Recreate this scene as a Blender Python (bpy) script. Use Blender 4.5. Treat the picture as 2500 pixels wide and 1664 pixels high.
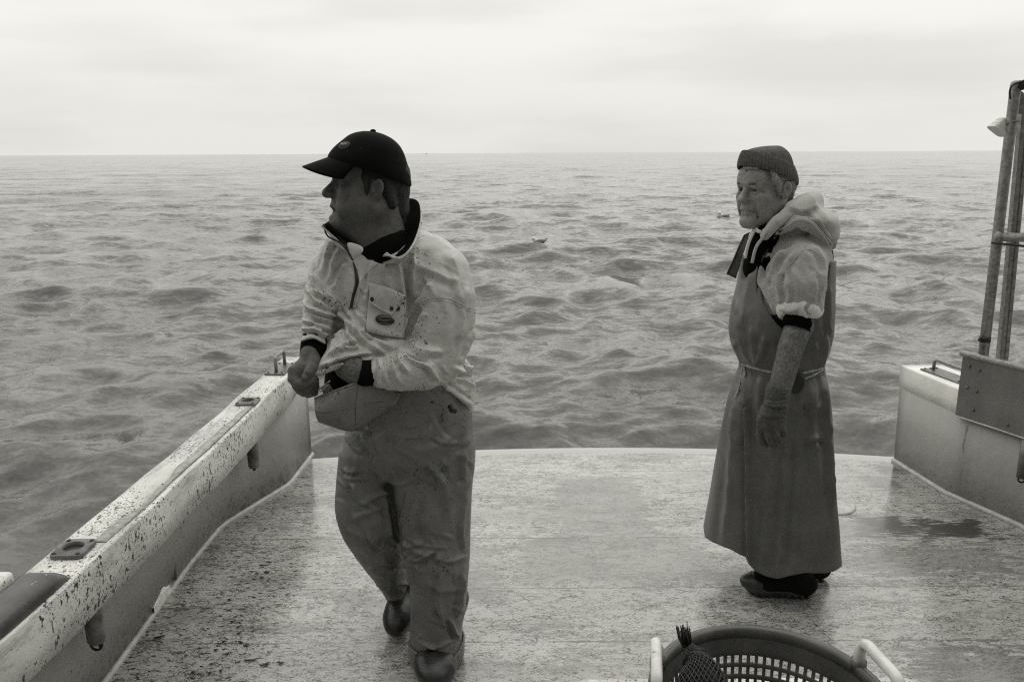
import bpy, bmesh, math, random
import numpy as np
from mathutils import Vector, Matrix

for _o in list(bpy.data.objects):
    bpy.data.objects.remove(_o)
SC = bpy.context.scene
COL = SC.collection
rng = np.random.default_rng(7)
random.seed(7)

# ------------------------------------------------------------------ camera
CAM_H = 1.65
FPX = 2500 * 28 / 36
PITCH = math.atan(458.5 / FPX)
ROLL = -0.005
_R0 = np.array([1, 0, 0.]); FW = np.array([0, math.cos(PITCH), -math.sin(PITCH)]); _U0 = np.array([0, math.sin(PITCH), math.cos(PITCH)])
RT = math.cos(ROLL) * _R0 + math.sin(ROLL) * _U0
UP = -math.sin(ROLL) * _R0 + math.cos(ROLL) * _U0
CP = np.array([0, 0, CAM_H])
cam_data = bpy.data.cameras.new('camera'); cam = bpy.data.objects.new('camera', cam_data); COL.objects.link(cam)
cam_data.lens = 28; cam_data.sensor_width = 36; cam_data.clip_start = 0.05; cam_data.clip_end = 60000
_m = Matrix.Identity(4)
for _i in range(3):
    _m[_i][0] = RT[_i]; _m[_i][1] = UP[_i]; _m[_i][2] = -FW[_i]; _m[_i][3] = CP[_i]
cam.matrix_world = _m
SC.camera = cam

# ------------------------------------------------------------------ sky, sun, exposure
SUN_EL = math.radians(56); SUN_AZ = math.radians(14)          # azimuth clockwise from +Y (ahead of the camera)
world = bpy.data.worlds.new('World'); SC.world = world; world.use_nodes = True
_nt = world.node_tree; _nt.nodes.clear()
def _wn(t, **k):
    n = _nt.nodes.new(t)
    for a, b in k.items(): setattr(n, a, b)
    return n
def _wl(a, b): _nt.links.new(a, b)
_out = _wn('ShaderNodeOutputWorld'); _bg = _wn('ShaderNodeBackground'); _wl(_bg.outputs[0], _out.inputs[0])
_bg.inputs['Strength'].default_value = 0.1
_tc = _wn('ShaderNodeTexCoord'); _sep = _wn('ShaderNodeSeparateXYZ'); _wl(_tc.outputs['Generated'], _sep.inputs[0])
_sky = _wn('ShaderNodeTexSky', sky_type='NISHITA', sun_disc=False)
_sky.sun_elevation = SUN_EL; _sky.sun_rotation = SUN_AZ
_bw = _wn('ShaderNodeRGBToBW'); _wl(_sky.outputs[0], _bw.inputs[0])
def _math(op, a, b=None, c=None, clamp=False):
    n = _wn('ShaderNodeMath', operation=op, use_clamp=clamp)
    for i, v in enumerate((a, b, c)):
        if v is None: continue
        if isinstance(v, (int, float)): n.inputs[i].default_value = v
        else: _wl(v, n.inputs[i])
    return n.outputs[0]
# overcast: brighter ahead and overhead where the sun stands behind the cloud, dimmer behind the boat
_az = _math('MULTIPLY_ADD', _sep.outputs['Y'], 0.5, 0.5, True)
_side = _wn('ShaderNodeMapRange', interpolation_type='SMOOTHSTEP'); _wl(_az, _side.inputs[0])
_side.inputs[1].default_value = 0.10; _side.inputs[2].default_value = 0.56; _side.inputs[3].default_value = 1.7; _side.inputs[4].default_value = 8.55
_el = _wn('ShaderNodeMapRange', interpolation_type='SMOOTHSTEP'); _wl(_sep.outputs['Z'], _el.inputs[0])
_el.inputs[1].default_value = 0.0; _el.inputs[2].default_value = 0.2; _el.inputs[3].default_value = 0.90; _el.inputs[4].default_value = 1.06
_mp = _wn('ShaderNodeMapping'); _wl(_tc.outputs['Generated'], _mp.inputs[0]); _mp.inputs['Scale'].default_value = (1.6, 1.6, 9.0); _mp.inputs['Location'].default_value = (3.1, 1.7, 0.4)
_n1 = _wn('ShaderNodeTexNoise'); _wl(_mp.outputs[0], _n1.inputs['Vector']); _n1.inputs['Scale'].default_value = 1.5; _n1.inputs['Detail'].default_value = 6; _n1.inputs['Roughness'].default_value = 0.5
_cl = _wn('ShaderNodeMapRange', interpolation_type='SMOOTHSTEP'); _wl(_n1.outputs[0], _cl.inputs[0])
_cl.inputs[1].default_value = 0.32; _cl.inputs[2].default_value = 0.62; _cl.inputs[3].default_value = 0.90; _cl.inputs[4].default_value = 1.03
_zen = _wn('ShaderNodeMapRange', interpolation_type='SMOOTHSTEP'); _wl(_sep.outputs['Z'], _zen.inputs[0])
_zen.inputs[1].default_value = 0.22; _zen.inputs[2].default_value = 0.85; _zen.inputs[3].default_value = 1.0; _zen.inputs[4].default_value = 1.55
_v = _math('MULTIPLY', _math('MULTIPLY', _math('MULTIPLY', _side.outputs[0], _el.outputs[0]), _cl.outputs[0]), _zen.outputs[0])
_v = _math('ADD', _v, _math('MULTIPLY', _bw.outputs[0], 0.02))
_cc = _wn('ShaderNodeCombineColor')
_wl(_math('MULTIPLY', _v, 1.008), _cc.inputs[0]); _wl(_v, _cc.inputs[1]); _wl(_math('MULTIPLY', _v, 0.945), _cc.inputs[2])
_wl(_cc.outputs[0], _bg.inputs[0])

sun_data = bpy.data.lights.new('sun', 'SUN'); sun = bpy.data.objects.new('sun', sun_data); COL.objects.link(sun)
sun_data.energy = 0.55; sun_data.angle = math.radians(100); sun_data.color = (1.0, 0.99, 0.94)
_sd = Vector((math.sin(SUN_AZ) * math.cos(SUN_EL), math.cos(SUN_AZ) * math.cos(SUN_EL), math.sin(SUN_EL)))
sun.rotation_euler = (-_sd).to_track_quat('-Z', 'Y').to_euler()
SC.view_settings.view_transform = 'Standard'
try: SC.view_settings.look = 'None'
except Exception: pass
SC.view_settings.exposure = 0.0; SC.view_settings.gamma = 1.0; SC.view_settings.use_curve_mapping = False
SC.render.engine = 'CYCLES'
SC.cycles.use_denoising = False
SC.cycles.filter_width = 1.2
SC.cycles.use_adaptive_sampling = False
SC.cycles.max_bounces = 6

# ------------------------------------------------------------------ helpers
def ray(u, v): return FW + RT * (u - 1250) / FPX - UP * (v - 832) / FPX
def W(u, v, Y):                       # point on the plane y = Y seen at photo pixel (u, v)
    d = ray(u, v); return CP + d * (Y / d[1])
def PZ(u, v, z=0.0):                  # point on the plane z seen at photo pixel (u, v)
    d = ray(u, v); return CP + d * ((z - CAM_H) / d[2])
def proj(P):
    d = np.asarray(P, float) - CP
    q = d @ FW
    return 1250 + FPX * (d @ RT) / q, 832 - FPX * (d @ UP) / q
def mpp(Y): return Y / math.cos(PITCH) * 0.955 / FPX     # metres per photo pixel, roughly, at depth Y

def tag(o, label=None, cat=None, group=None, kind=None):
    if label: o['label'] = label
    if cat: o['category'] = cat
    if group: o['group'] = group
    if kind: o['kind'] = kind
    return o
def thing(name, loc, label, cat, group=None):
    o = bpy.data.objects.new(name, None); COL.objects.link(o); o.location = tuple(float(c) for c in loc); o.empty_display_size = 0.1
    return tag(o, label, cat, group)
def origin(o):
    v = Vector((0, 0, 0))
    while o is not None:
        v += o.location; o = o.parent
    return v
def mk(name, V, F, mat, parent=None, smooth=True, mats=None, midx=None):
    """one mesh object from world-space vertices"""
    V = np.asarray(V, float)
    loc = Vector((0, 0, 0)) if parent is None else origin(parent)
    me = bpy.data.meshes.new(name)
    me.from_pydata((V - np.array(loc)).tolist(), [], [list(map(int, f)) for f in F])
    me.validate()
    o = bpy.data.objects.new(name, me); COL.objects.link(o)
    if parent is not None: o.parent = parent
    for m in (mats or [mat]): me.materials.append(m)
    if midx is not None: me.polygons.foreach_set('material_index', np.asarray(midx, dtype=np.int32))
    if smooth: me.polygons.foreach_set('use_smooth', [True] * len(me.polygons))
    me.update()
    return o

class MB:
    """collects simple shapes into one mesh"""
    def __init__(s): s.V = []; s.F = []; s.n = 0
    def add(s, V, F):
        V = np.asarray(V, float); s.V.append(V); s.F += [[i + s.n for i in f] for f in F]; s.n += len(V); return s
    def box(s, a, b):
        x0, y0, z0 = a; x1, y1, z1 = b
        return s.add([(x0,y0,z0),(x1,y0,z0),(x1,y1,z0),(x0,y1,z0),(x0,y0,z1),(x1,y0,z1),(x1,y1,z1),(x0,y1,z1)],
                     [(0,3,2,1),(4,5,6,7),(0,1,5,4),(1,2,6,5),(2,3,7,6),(3,0,4,7)])
    def tube(s, pts, r, n=12, cap=True, sq=None):
        pts = [np.asarray(p, float) for p in pts]; r = np.broadcast_to(np.asarray(r, float), (len(pts),))
        T = [pts[min(i+1, len(pts)-1)] - pts[max(i-1, 0)] for i in range(len(pts))]
        T = [t / (np.linalg.norm(t) + 1e-12) for t in T]
        up = np.array([0, 0, 1.]) if abs(T[0][2]) < 0.9 else np.array([0, 1., 0])
        a = np.cross(T[0], up); a /= np.linalg.norm(a); rings = []
        for p, t, rr in zip(pts, T, r):
            a = a - t * (a @ t); a /= np.linalg.norm(a); b = np.cross(t, a)
            k = np.arange(n) * 2 * math.pi / n
            c, d = np.cos(k), np.sin(k)
            if sq: c = np.sign(c) * np.abs(c) ** sq; d = np.sign(d) * np.abs(d) ** sq
            rings.append(p + rr * (c[:, None] * a + d[:, None] * b))
        V = np.concatenate(rings); F = []
        for i in range(len(pts) - 1):
            for j in range(n):
                j2 = (j + 1) % n; F.append((i*n+j, i*n+j2, (i+1)*n+j2, (i+1)*n+j))
        if cap: F.append(tuple(range(n))[::-1]); F.append(tuple((len(pts)-1)*n + k for k in range(n)))
        return s.add(V, F)
    def ell(s, c, r, nu=16, nv=10, rot=None):
        V = []; F = []
        for i in range(nv + 1):
            ph = math.pi * i / nv
            for j in range(nu):
                th = 2 * math.pi * j / nu
                V.append((r[0]*math.sin(ph)*math.cos(th), r[1]*math.sin(ph)*math.sin(th), r[2]*math.cos(ph)))
        V = np.array(V)
        if rot is not None: V = V @ np.asarray(rot).T
        for i in range(nv):
            for j in range(nu):
                j2 = (j+1) % nu; F.append((i*nu+j, (i+1)*nu+j, (i+1)*nu+j2, i*nu+j2))
        return s.add(V + np.asarray(c), F)
    def lathe(s, prof, c, n=24):
        V = []; F = []
        for r, z in prof:
            for j in range(n):
                th = 2*math.pi*j/n; V.append((c[0]+r*math.cos(th), c[1]+r*math.sin(th), c[2]+z))
        for i in range(len(prof)-1):
            for j in range(n):
                j2 = (j+1) % n; F.append((i*n+j, i*n+j2, (i+1)*n+j2, (i+1)*n+j))
        return s.add(V, F)
    def grid(s, P, closed_u=False, flip=False):
        P = np.asarray(P, float); a, b = P.shape[:2]; F = []
        for i in range(a - 1):
            for j in range(b if closed_u else b - 1):
                j2 = (j + 1) % b; f = (i*b+j, i*b+j2, (i+1)*b+j2, (i+1)*b+j); F.append(f[::-1] if flip else f)
        return s.add(P.reshape(-1, 3), F)
    def build(s, name, mat, parent=None, smooth=True, bevel=0, seg=2, solid=0, sub=0, auto=None):
        o = mk(name, np.concatenate(s.V), s.F, mat, parent, smooth)
        if solid:
            md = o.modifiers.new('solid', 'SOLIDIFY'); md.thickness = solid; md.offset = 0
        if bevel:
            md = o.modifiers.new('bevel', 'BEVEL'); md.width = bevel; md.segments = seg; md.limit_method = 'ANGLE'; md.angle_limit = math.radians(35)
            md.harden_normals = False
        if sub:
            md = o.modifiers.new('sub', 'SUBSURF'); md.levels = sub; md.render_levels = sub
        return o

def spline(P, n):
    """Catmull-Rom through P, n samples per span"""
    P = np.asarray(P, float); Q = np.vstack([2*P[0]-P[1], P, 2*P[-1]-P[-2]]); out = []
    for i in range(len(P) - 1):
        p0, p1, p2, p3 = Q[i:i+4]
        for k in range(n):
            t = k / n
            out.append(0.5*((2*p1)+(-p0+p2)*t+(2*p0-5*p1+4*p2-p3)*t*t+(-p0+3*p1-3*p2+p3)*t**3))
    out.append(P[-1]); return np.array(out)

# ------------------------------------------------------------------ materials
class NB:
    """small node builder; every colour is a grey with the print's slight warm tone"""
    def __init__(s, name, coords='Object'):
        s.m = bpy.data.materials.new(name); s.m.use_nodes = True; s.t = s.m.node_tree; s.t.nodes.clear()
        s.o = s.n('ShaderNodeOutputMaterial'); s.p = s.n('ShaderNodeBsdfPrincipled'); s.l(s.p.outputs[0], s.o.inputs[0])
        s.tc = s.n('ShaderNodeTexCoord'); s.vec = s.tc.outputs[coords]
    def n(s, t, **k):
        q = s.t.nodes.new(t)
        for a, b in k.items(): setattr(q, a, b)
        return q
    def l(s, a, b): s.t.links.new(a, b)
    def put(s, v, inp):
        if isinstance(v, (int, float)): inp.default_value = v
        elif v is not None: s.l(v, inp)
    def map(s, scale=(1,1,1), loc=(0,0,0), rot=(0,0,0), vec=None):
        q = s.n('ShaderNodeMapping'); s.l(vec or s.vec, q.inputs[0]); q.inputs['Scale'].default_value = scale; q.inputs['Location'].default_value = loc; q.inputs['Rotation'].default_value = rot
        return q.outputs[0]
    def noise(s, scale, detail=4, rough=0.55, vec=None, dist=0.0, lac=2.0):
        q = s.n('ShaderNodeTexNoise'); s.l(vec or s.vec, q.inputs['Vector']); q.inputs['Scale'].default_value = scale; q.inputs['Detail'].default_value = detail
        q.inputs['Roughness'].default_value = rough; q.inputs['Distortion'].default_value = dist; q.inputs['Lacunarity'].default_value = lac
        return q.outputs[0]
    def voro(s, scale, vec=None, feature='F1', rnd=1.0):
        q = s.n('ShaderNodeTexVoronoi', feature=feature); s.l(vec or s.vec, q.inputs['Vector']); q.inputs['Scale'].default_value = scale; q.inputs['Randomness'].default_value = rnd
        return q.outputs[0]
    def math(s, op, a, b=None, c=None, clamp=False):
        q = s.n('ShaderNodeMath', operation=op, use_clamp=clamp)
        for i, v in enumerate((a, b, c)): s.put(v, q.inputs[i])
        return q.outputs[0]
    def rng(s, v, a, b, c=0.0, d=1.0, smooth=True):
        q = s.n('ShaderNodeMapRange', interpolation_type='SMOOTHSTEP' if smooth else 'LINEAR'); s.put(v, q.inputs[0])
        for i, k in enumerate((a, b, c, d)): s.put(k, q.inputs[i+1])
        return q.outputs[0]
    def mix(s, f, a, b):
        q = s.n('ShaderNodeMix', data_type='FLOAT'); s.put(f, q.inputs[0]); s.put(a, q.inputs[2]); s.put(b, q.inputs[3]); return q.outputs[0]
    def xyz(s, vec=None):
        q = s.n('ShaderNodeSeparateXYZ'); s.l(vec or s.vec, q.inputs[0]); return q.outputs
    def done(s, v, rough=0.5, bump=None, spec=0.5, ior=1.5, metal=0.0, coat=0.0, sheen=0.0, dist=0.002, bumps=None):
        c = s.n('ShaderNodeCombineColor')
        for i, k in enumerate((1.01, 1.0, 0.945)): s.put(s.math('MULTIPLY', v, k), c.inputs[i])
        s.l(c.outputs[0], s.p.inputs['Base Color']); s.put(rough, s.p.inputs['Roughness']); s.p.inputs['IOR'].default_value = ior
        s.p.inputs['Specular IOR Level'].default_value = spec; s.p.inputs['Metallic'].default_value = metal
        s.p.inputs['Coat Weight'].default_value = coat; s.p.inputs['Coat Roughness'].default_value = 0.12
        s.p.inputs['Sheen Weight'].default_value = sheen; s.p.inputs['Sheen Roughness'].default_value = 0.5
        last = None
        for (h, st, d) in (bumps or ([(bump, 1.0, dist)] if bump is not None else [])):
            q = s.n('ShaderNodeBump'); s.l(h, q.inputs['Height']); q.inputs['Strength'].default_value = st; q.inputs['Distance'].default_value = d
            if last: s.l(last, q.inputs['Normal'])
            last = q.outputs[0]
        if last: s.l(last, s.p.inputs['Normal'])
        return s.m

def simple(name, v, rough=0.5, var=0.25, scale=20, bump=0.0006, spec=0.5, metal=0.0, bscale=None, sheen=0.0):
    b = NB(name); nz = b.noise(scale, 6)
    col = b.math('MULTIPLY', b.rng(nz, 0.25, 0.75, 1 - var, 1 + var), v)
    h = b.noise(bscale or scale * 6, 5)
    return b.done(col, rough, h, spec=spec, metal=metal, dist=bump, sheen=sheen)

def specks(b, base, dark, scale, thr, vec=None, dens=None, soft=0.03):
    """dark specks of irregular shape and size: thresholded noise, thinned by a larger noise"""
    nz = b.noise(scale, 3, 0.6, vec=vec)
    t = thr if dens is None else b.math('SUBTRACT', thr, dens)
    mask = b.rng(nz, t, b.math('ADD', t, soft))
    return b.mix(mask, base, dark)
# ------------------------------------------------------------------ sea
SEA_Z = -0.72
SEA_BODY = 0.115
def build_sea():
    th_f = np.linspace(math.radians(40), math.radians(140), 760)
    th_b = np.linspace(math.radians(140), math.radians(400), 130)[1:-1]
    th = np.concatenate([th_f, th_b]); nth = len(th)
    r = [0.6]
    while r[-1] < 30000: r.append(r[-1] * (1.0085 if r[-1] < 900 else 1.05) + 0.004)
    r = np.array(r); nr = len(r)
    cx, cy = 0.3, 0.6
    X = cx + r[:, None] * np.cos(th)[None]; Y = cy + r[:, None] * np.sin(th)[None]
    Z = np.zeros_like(X); DX = np.zeros_like(X); DY = np.zeros_like(X)
    g = np.random.default_rng(21)
    N = 230
    L = np.exp(np.linspace(math.log(24), math.log(0.24), N) + g.normal(0, 0.02, N))
    ang = math.radians(-84) + g.normal(0, 1, N) * np.radians(np.where(L > 6, 24, np.where(L > 2, 32, 44)))
    amp = 0.0064 * L * np.where(L > 1.1, (1.1 / L) ** 0.70, 1.0) * np.where(L > 9, (9 / L) ** 1.1, 1.0) * g.rayleigh(0.8, N)
    ph = g.uniform(0, 2 * math.pi, N)
    sp = np.maximum(0.009 * r, 0.02)
    for l, a, t, p in zip(L, amp, ang, ph):
        m = np.searchsorted(sp, l / 3.2)              # rows fine enough for this wave
        m = min(m, np.searchsorted(r, 2500))
        if m < 2: continue
        k = 2 * math.pi / l
        q = k * (X[:m] * math.cos(t) + Y[:m] * math.sin(t)) + p
        fade = np.clip((m - np.arange(m)) / (0.12 * m + 1), 0, 1)[:, None]
        # group modulation so that crests come and go
        mod = 0.75 + 0.5 * np.sin(0.13 * k * (X[:m] * math.cos(t + 1.1) + Y[:m] * math.sin(t + 1.1)) + 3 * p)
        aa = a * fade * mod
        Z[:m] += aa * np.cos(q)
        s = -0.7 * aa * np.sin(q)
        DX[:m] += s * math.cos(t); DY[:m] += s * math.sin(t)
    P = np.stack([X + DX, Y + DY, Z + SEA_Z], -1).reshape(-1, 3)
    i = np.arange(nr - 1)[:, None] * nth; j = np.arange(nth)[None]; j2 = (j + 1) % nth
    F = np.stack([i + j, i + nth + j, i + nth + j2, i + j2], -1).reshape(-1, 4)
    b = NB('sea_water')
    def vadd(p, q, op='ADD', k=None):
        n = b.n('ShaderNodeVectorMath', operation=op); b.l(p, n.inputs[0])
        if isinstance(q, tuple): n.inputs[1].default_value = q
        else: b.l(q, n.inputs[1])
        return n.outputs[0]
    geo = b.n('ShaderNodeNewGeometry'); nv = geo.outputs['Normal']
    # wavelets too small for the mesh: slopes straight from noise, at several sizes, so that they do not fade with distance
    for sc, amp, st, rot in ((0.16, 0.62, (0.55, 1.2, 1), 0.10), (0.75, 0.88, (0.6, 1.25, 1), -0.12), (2.6, 0.85, (0.6, 1.3, 1), 0.15), (9.0, 0.95, (0.6, 1.3, 1), -0.1), (34.0, 0.55, (0.8, 1.1, 1), 0.0)):
        q = b.n('ShaderNodeTexNoise'); b.l(b.map(st, rot=(0, 0, rot), loc=(sc, 2 * sc, 0)), q.inputs['Vector']); q.inputs['Scale'].default_value = sc; q.inputs['Detail'].default_value = 3.0; q.inputs['Roughness'].default_value = 0.6
        d = vadd(q.outputs[1], (0.5, 0.5, 0.5), 'SUBTRACT'); d = vadd(d, (amp * 0.7, amp, 0.0), 'MULTIPLY'); nv = vadd(nv, d)
    nn = b.n('ShaderNodeVectorMath', operation='NORMALIZE'); b.l(nv, nn.inputs[0])
    dep = b.math('MULTIPLY', b.rng(b.noise(0.35, 3), 0.3, 0.7, 0.85, 1.15), SEA_BODY)
    mat = b.done(dep, 0.07, ior=1.333, spec=0.5)
    b.l(nn.outputs[0], b.p.inputs['Normal'])
    me = bpy.data.meshes.new('sea'); me.vertices.add(len(P)); me.vertices.foreach_set('co', P.ravel())
    me.loops.add(F.size); me.loops.foreach_set('vertex_index', F.ravel().astype(np.int32))
    me.polygons.add(len(F)); me.polygons.foreach_set('loop_start', np.arange(0, F.size, 4, dtype=np.int32))
    me.polygons.foreach_set('use_smooth', np.ones(len(F), bool))
    me.update(calc_edges=True); me.materials.append(mat)
    o = bpy.data.objects.new('water', me); COL.objects.link(o); tag(o, kind='structure')
    return P, r, th
SEA_P, _r, _th = build_sea()
def sea_height(x, y):
    d = (SEA_P[:, 0] - x) ** 2 + (SEA_P[:, 1] - y) ** 2
    return SEA_P[int(np.argmin(d)), 2]

# ------------------------------------------------------------------ the boat
boat = thing('fishing_boat', (0, 0, 0), 'fishing boat with a worn wet open stern deck between low white-capped bulwarks', 'boat')

def deck_material():
    b = NB('deck_paint')
    xy = b.xyz()
    lo = b.noise(1.3, 5, 0.6, vec=b.map((0.7, 1.5, 1)))
    mid = b.noise(4.0, 6, 0.65, vec=b.map((0.55, 1.7, 1)))
    fine = b.noise(62, 6, 0.78, vec=b.map((0.55, 1.3, 1)))
    base = b.mix(b.rng(lo, 0.3, 0.7), 0.38, 0.50)
    base = b.math('MULTIPLY', base, b.rng(b.noise(90, 4), 0.2, 0.8, 0.93, 1.07))
    # worn patches where the pale coat is gone and grey shows
    worn = b.rng(b.math('ADD', mid, b.math('MULTIPLY', b.math('SUBTRACT', fine, 0.5), 1.1)), 0.50, 0.56)
    worn = b.math('MULTIPLY', worn, b.rng(lo, 0.36, 0.54))
    col = b.mix(b.math('MULTIPLY', worn, 0.72), base, 0.19)
    # wandering hair cracks in the coat: thin contour lines of a warped noise
    for (sc, w, lo_t, dark, rotz) in ((22, 0.015, 0.36, 0.04, 0.15), (40, 0.021, 0.31, 0.05, -0.3), (70, 0.028, 0.28, 0.07, 0.5)):
        q = b.noise(sc, 2, 0.5, vec=b.map((0.55, 1.25, 1), rot=(0, 0, rotz)), dist=1.2)
        line = b.math('SUBTRACT', 1.0, b.rng(b.math('ABSOLUTE', b.math('SUBTRACT', q, 0.5)), w * 0.4, w * 1.6))
        gate = b.rng(b.noise(sc * 0.55, 3, 0.6, vec=b.map((0.6, 1.3, 1), loc=(sc, 3, 1))), 0.46, 0.55)
        area = b.rng(b.noise(2.1, 4, 0.6, vec=b.map((0.8, 1.5, 1), loc=(sc * 0.3, 1, 2))), lo_t, lo_t + 0.14)
        col = b.mix(b.math('MULTIPLY', b.math('MULTIPLY', line, gate), b.math('MULTIPLY', area, 0.95)), col, dark)
    # dark worn-through rectangles and scuffs towards the starboard side
    def patch(x0, x1, y0, y1, amt, val, c, ragged=0.16):
        n = b.math('MULTIPLY', b.math('SUBTRACT', b.noise(26, 6, 0.72, vec=b.map((0.35, 1.4, 1), loc=(x0, y0, 0))), 0.5), ragged * 4)
        dx = b.math('SUBTRACT', b.math('ABSOLUTE', b.math('SUBTRACT', xy[0], (x0 + x1) / 2)), (x1 - x0) / 2)
        dy = b.math('SUBTRACT', b.math('ABSOLUTE', b.math('SUBTRACT', xy[1], (y0 + y1) / 2)), (y1 - y0) / 2)
        d = b.math('ADD', b.math('MAXIMUM', dx, dy), n)
        return b.mix(b.math('MULTIPLY', b.rng(d, 0.03, -0.03), amt), c, val)
    col = patch(1.55, 1.80, 3.22, 3.42, 0.9, 0.06, col, 0.12)
    col = patch(1.82, 2.12, 3.20, 3.37, 0.95, 0.035, col, 0.11)
    col = patch(1.95, 2.12, 3.92, 4.02, 0.75, 0.10, col, 0.04)
    col = patch(1.80, 1.98, 3.72, 3.88, 0.6, 0.13, col, 0.08)
    col = patch(1.30, 1.62, 3.20, 3.36, 0.5, 0.22, col, 0.05)
    col = patch(0.22, 0.64, 3.24, 3.90, 0.58, 0.20, col, 0.085)
    col = patch(0.02, 0.82, 2.84, 3.24, 0.52, 0.21, col, 0.11)
    col = patch(-0.25, 0.30, 3.38, 3.52, 0.45, 0.26, col, 0.05)
    col = patch(-0.45, -0.05, 2.70, 2.98, 0.55, 0.16, col, 0.14)
    col = patch(1.40, 2.05, 2.86, 3.14, 0.55, 0.11, col, 0.22)
    col = patch(1.30, 2.10, 2.05, 2.42, 0.65, 0.11, col, 0.20)
    # dark flecks of gurry and grit along the port side
    port = b.rng(b.math('ADD', xy[0], b.math('MULTIPLY', b.math('SUBTRACT', lo, 0.5), 1.1)), -0.05, -0.95)
    nearport = b.math('MULTIPLY', port, b.rng(xy[1], 4.1, 2.9, 0.35, 1.0))
    fl = b.noise(58, 3, 0.62, vec=b.map((0.5, 1.15, 1), rot=(0, 0, 0.3)))
    m1 = b.rng(fl, b.math('SUBTRACT', 0.74, b.math('MULTIPLY', nearport, 0.145)), b.math('SUBTRACT', 0.77, b.math('MULTIPLY', nearport, 0.145)))
    col = b.mix(m1, col, 0.02)
    fl2 = b.noise(150, 2, 0.6, vec=b.map((0.6, 1.1, 1)))
    m2 = b.rng(fl2, b.math('SUBTRACT', 0.77, b.math('MULTIPLY', nearport, 0.15)), b.math('SUBTRACT', 0.80, b.math('MULTIPLY', nearport, 0.15)))
    col = b.mix(b.math('MULTIPLY', m2, 0.9), col, 0.035)
    st = b.noise(5.5, 6, 0.75, vec=b.map((0.6, 1.2, 1), loc=(4, 8, 0)))
    m3 = b.math('MULTIPLY', b.rng(b.math('ADD', st, b.math('MULTIPLY', b.math('SUBTRACT', fl, 0.5), 0.5)), 0.60, 0.66), b.rng(xy[0], 0.25, -0.55))
    col = b.mix(b.math('MULTIPLY', m3, 0.75), col, 0.05)
    # plank seams across the deck
    wob = b.math('MULTIPLY', b.math('SUBTRACT', b.noise(2.5, 3), 0.5), 0.012)
    hgt = None
    for ys, amt in ((3.965, 0.7), (3.555, 0.45), (3.215, 0.8), (2.80, 0.75), (2.45, 0.85), (2.08, 0.8), (1.7, 0.8)):
        d = b.math('ABSOLUTE', b.math('ADD', b.math('SUBTRACT', xy[1], ys), wob))
        mk_ = b.math('MULTIPLY', b.rng(d, 0.0050, 0.0016), b.rng(b.noise(5, 6, 0.8, vec=b.map((1, 0.2, 1), loc=(ys * 7, 0, 0))), 0.40, 0.60, 0.18, 1.0))
        col = b.mix(b.math('MULTIPLY', mk_, amt), col, 0.07)
        hgt = mk_ if hgt is None else b.math('MAXIMUM', hgt, mk_)
    # smooth transom strip
    edge = b.math('ADD', 4.235, b.math('MULTIPLY', b.math('POWER', b.math('ABSOLUTE', b.math('SUBTRACT', xy[0], 0.45)), 2.0), -0.055))
    strip = b.rng(b.math('SUBTRACT', xy[1], edge), -0.02, 0.01)
    col = b.mix(strip, col, 0.40)
    h = b.math('SUBTRACT', b.math('ADD', b.math('MULTIPLY', fine, 0.25), b.math('MULTIPLY', b.noise(14, 5, 0.6, vec=b.map((0.5, 1.6, 1))), 0.5)), b.math('MULTIPLY', hgt, 0.8))
    wet = b.rng(b.noise(2.2, 5, 0.6, vec=b.map((0.6, 1.4, 1), loc=(9, 2, 5))), 0.35, 0.65, 0.06, 0.20)
    rough = b.math('ADD', wet, b.math('MULTIPLY', fine, 0.06))
    return b.done(col, rough, spec=0.6, coat=0.18, bumps=[(h, 0.5, 0.0016)])

def wall_material(name, base, fleck, crack=None):
    b = NB(name)
    xy = b.xyz()
    lo = b.noise(2.0, 5)
    col = b.math('MULTIPLY', b.rng(lo, 0.25, 0.75, 0.88, 1.10), base)
    dens = b.math('MULTIPLY', b.rng(b.noise(2.6, 4, 0.6, vec=b.map((1, 1, 0.5), loc=(3, 1, 1))), 0.40, 0.62), fleck)
    col = specks(b, col, 0.03, 55, 0.76, vec=b.map((1, 1.0, 0.6), rot=(0.5, 0, 0)), dens=dens)
    col = specks(b, col, 0.05, 140, 0.80, dens=dens)
    # runs of dirt
    run = b.rng(b.noise(9, 4, 0.6, vec=b.map((1, 1, 0.06))), 0.56, 0.72)
    col = b.mix(b.math('MULTIPLY', run, 0.22), col, base * 0.45)
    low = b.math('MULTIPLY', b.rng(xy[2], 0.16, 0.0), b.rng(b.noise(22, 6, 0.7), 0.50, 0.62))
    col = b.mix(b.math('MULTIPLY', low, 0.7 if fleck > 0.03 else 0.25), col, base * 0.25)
    if crack:
        w = b.math('MULTIPLY', b.math('SUBTRACT', b.noise(11, 4), 0.5), 0.07)
        d = b.math('ABSOLUTE', b.math('ADD', b.math('SUBTRACT', xy[1], crack), w))
        k = b.math('MULTIPLY', b.rng(d, 0.0075, 0.002), b.rng(b.noise(16, 4), 0.40, 0.55)); col = b.mix(b.math('MULTIPLY', k, b.rng(xy[2], 0.12, 0.36, 0.25, 0.9)), col, 0.05)
        col = b.mix(b.math('MULTIPLY', b.rng(d, 0.06, 0.0), 0.30), col, base * 0.5)
        sc = b.math('MULTIPLY', b.rng(b.noise(26, 6, 0.75), 0.60, 0.66), b.rng(xy[2], 0.11, 0.03)); col = b.mix(b.math('MULTIPLY', sc, 0.8), col, 0.06)
    h = b.math('ADD', b.noise(18, 4), b.math('MULTIPLY', b.noise(3, 2), 2.0))
    return b.done(col, 0.42, h, dist=0.004, spec=0.5)

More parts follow.
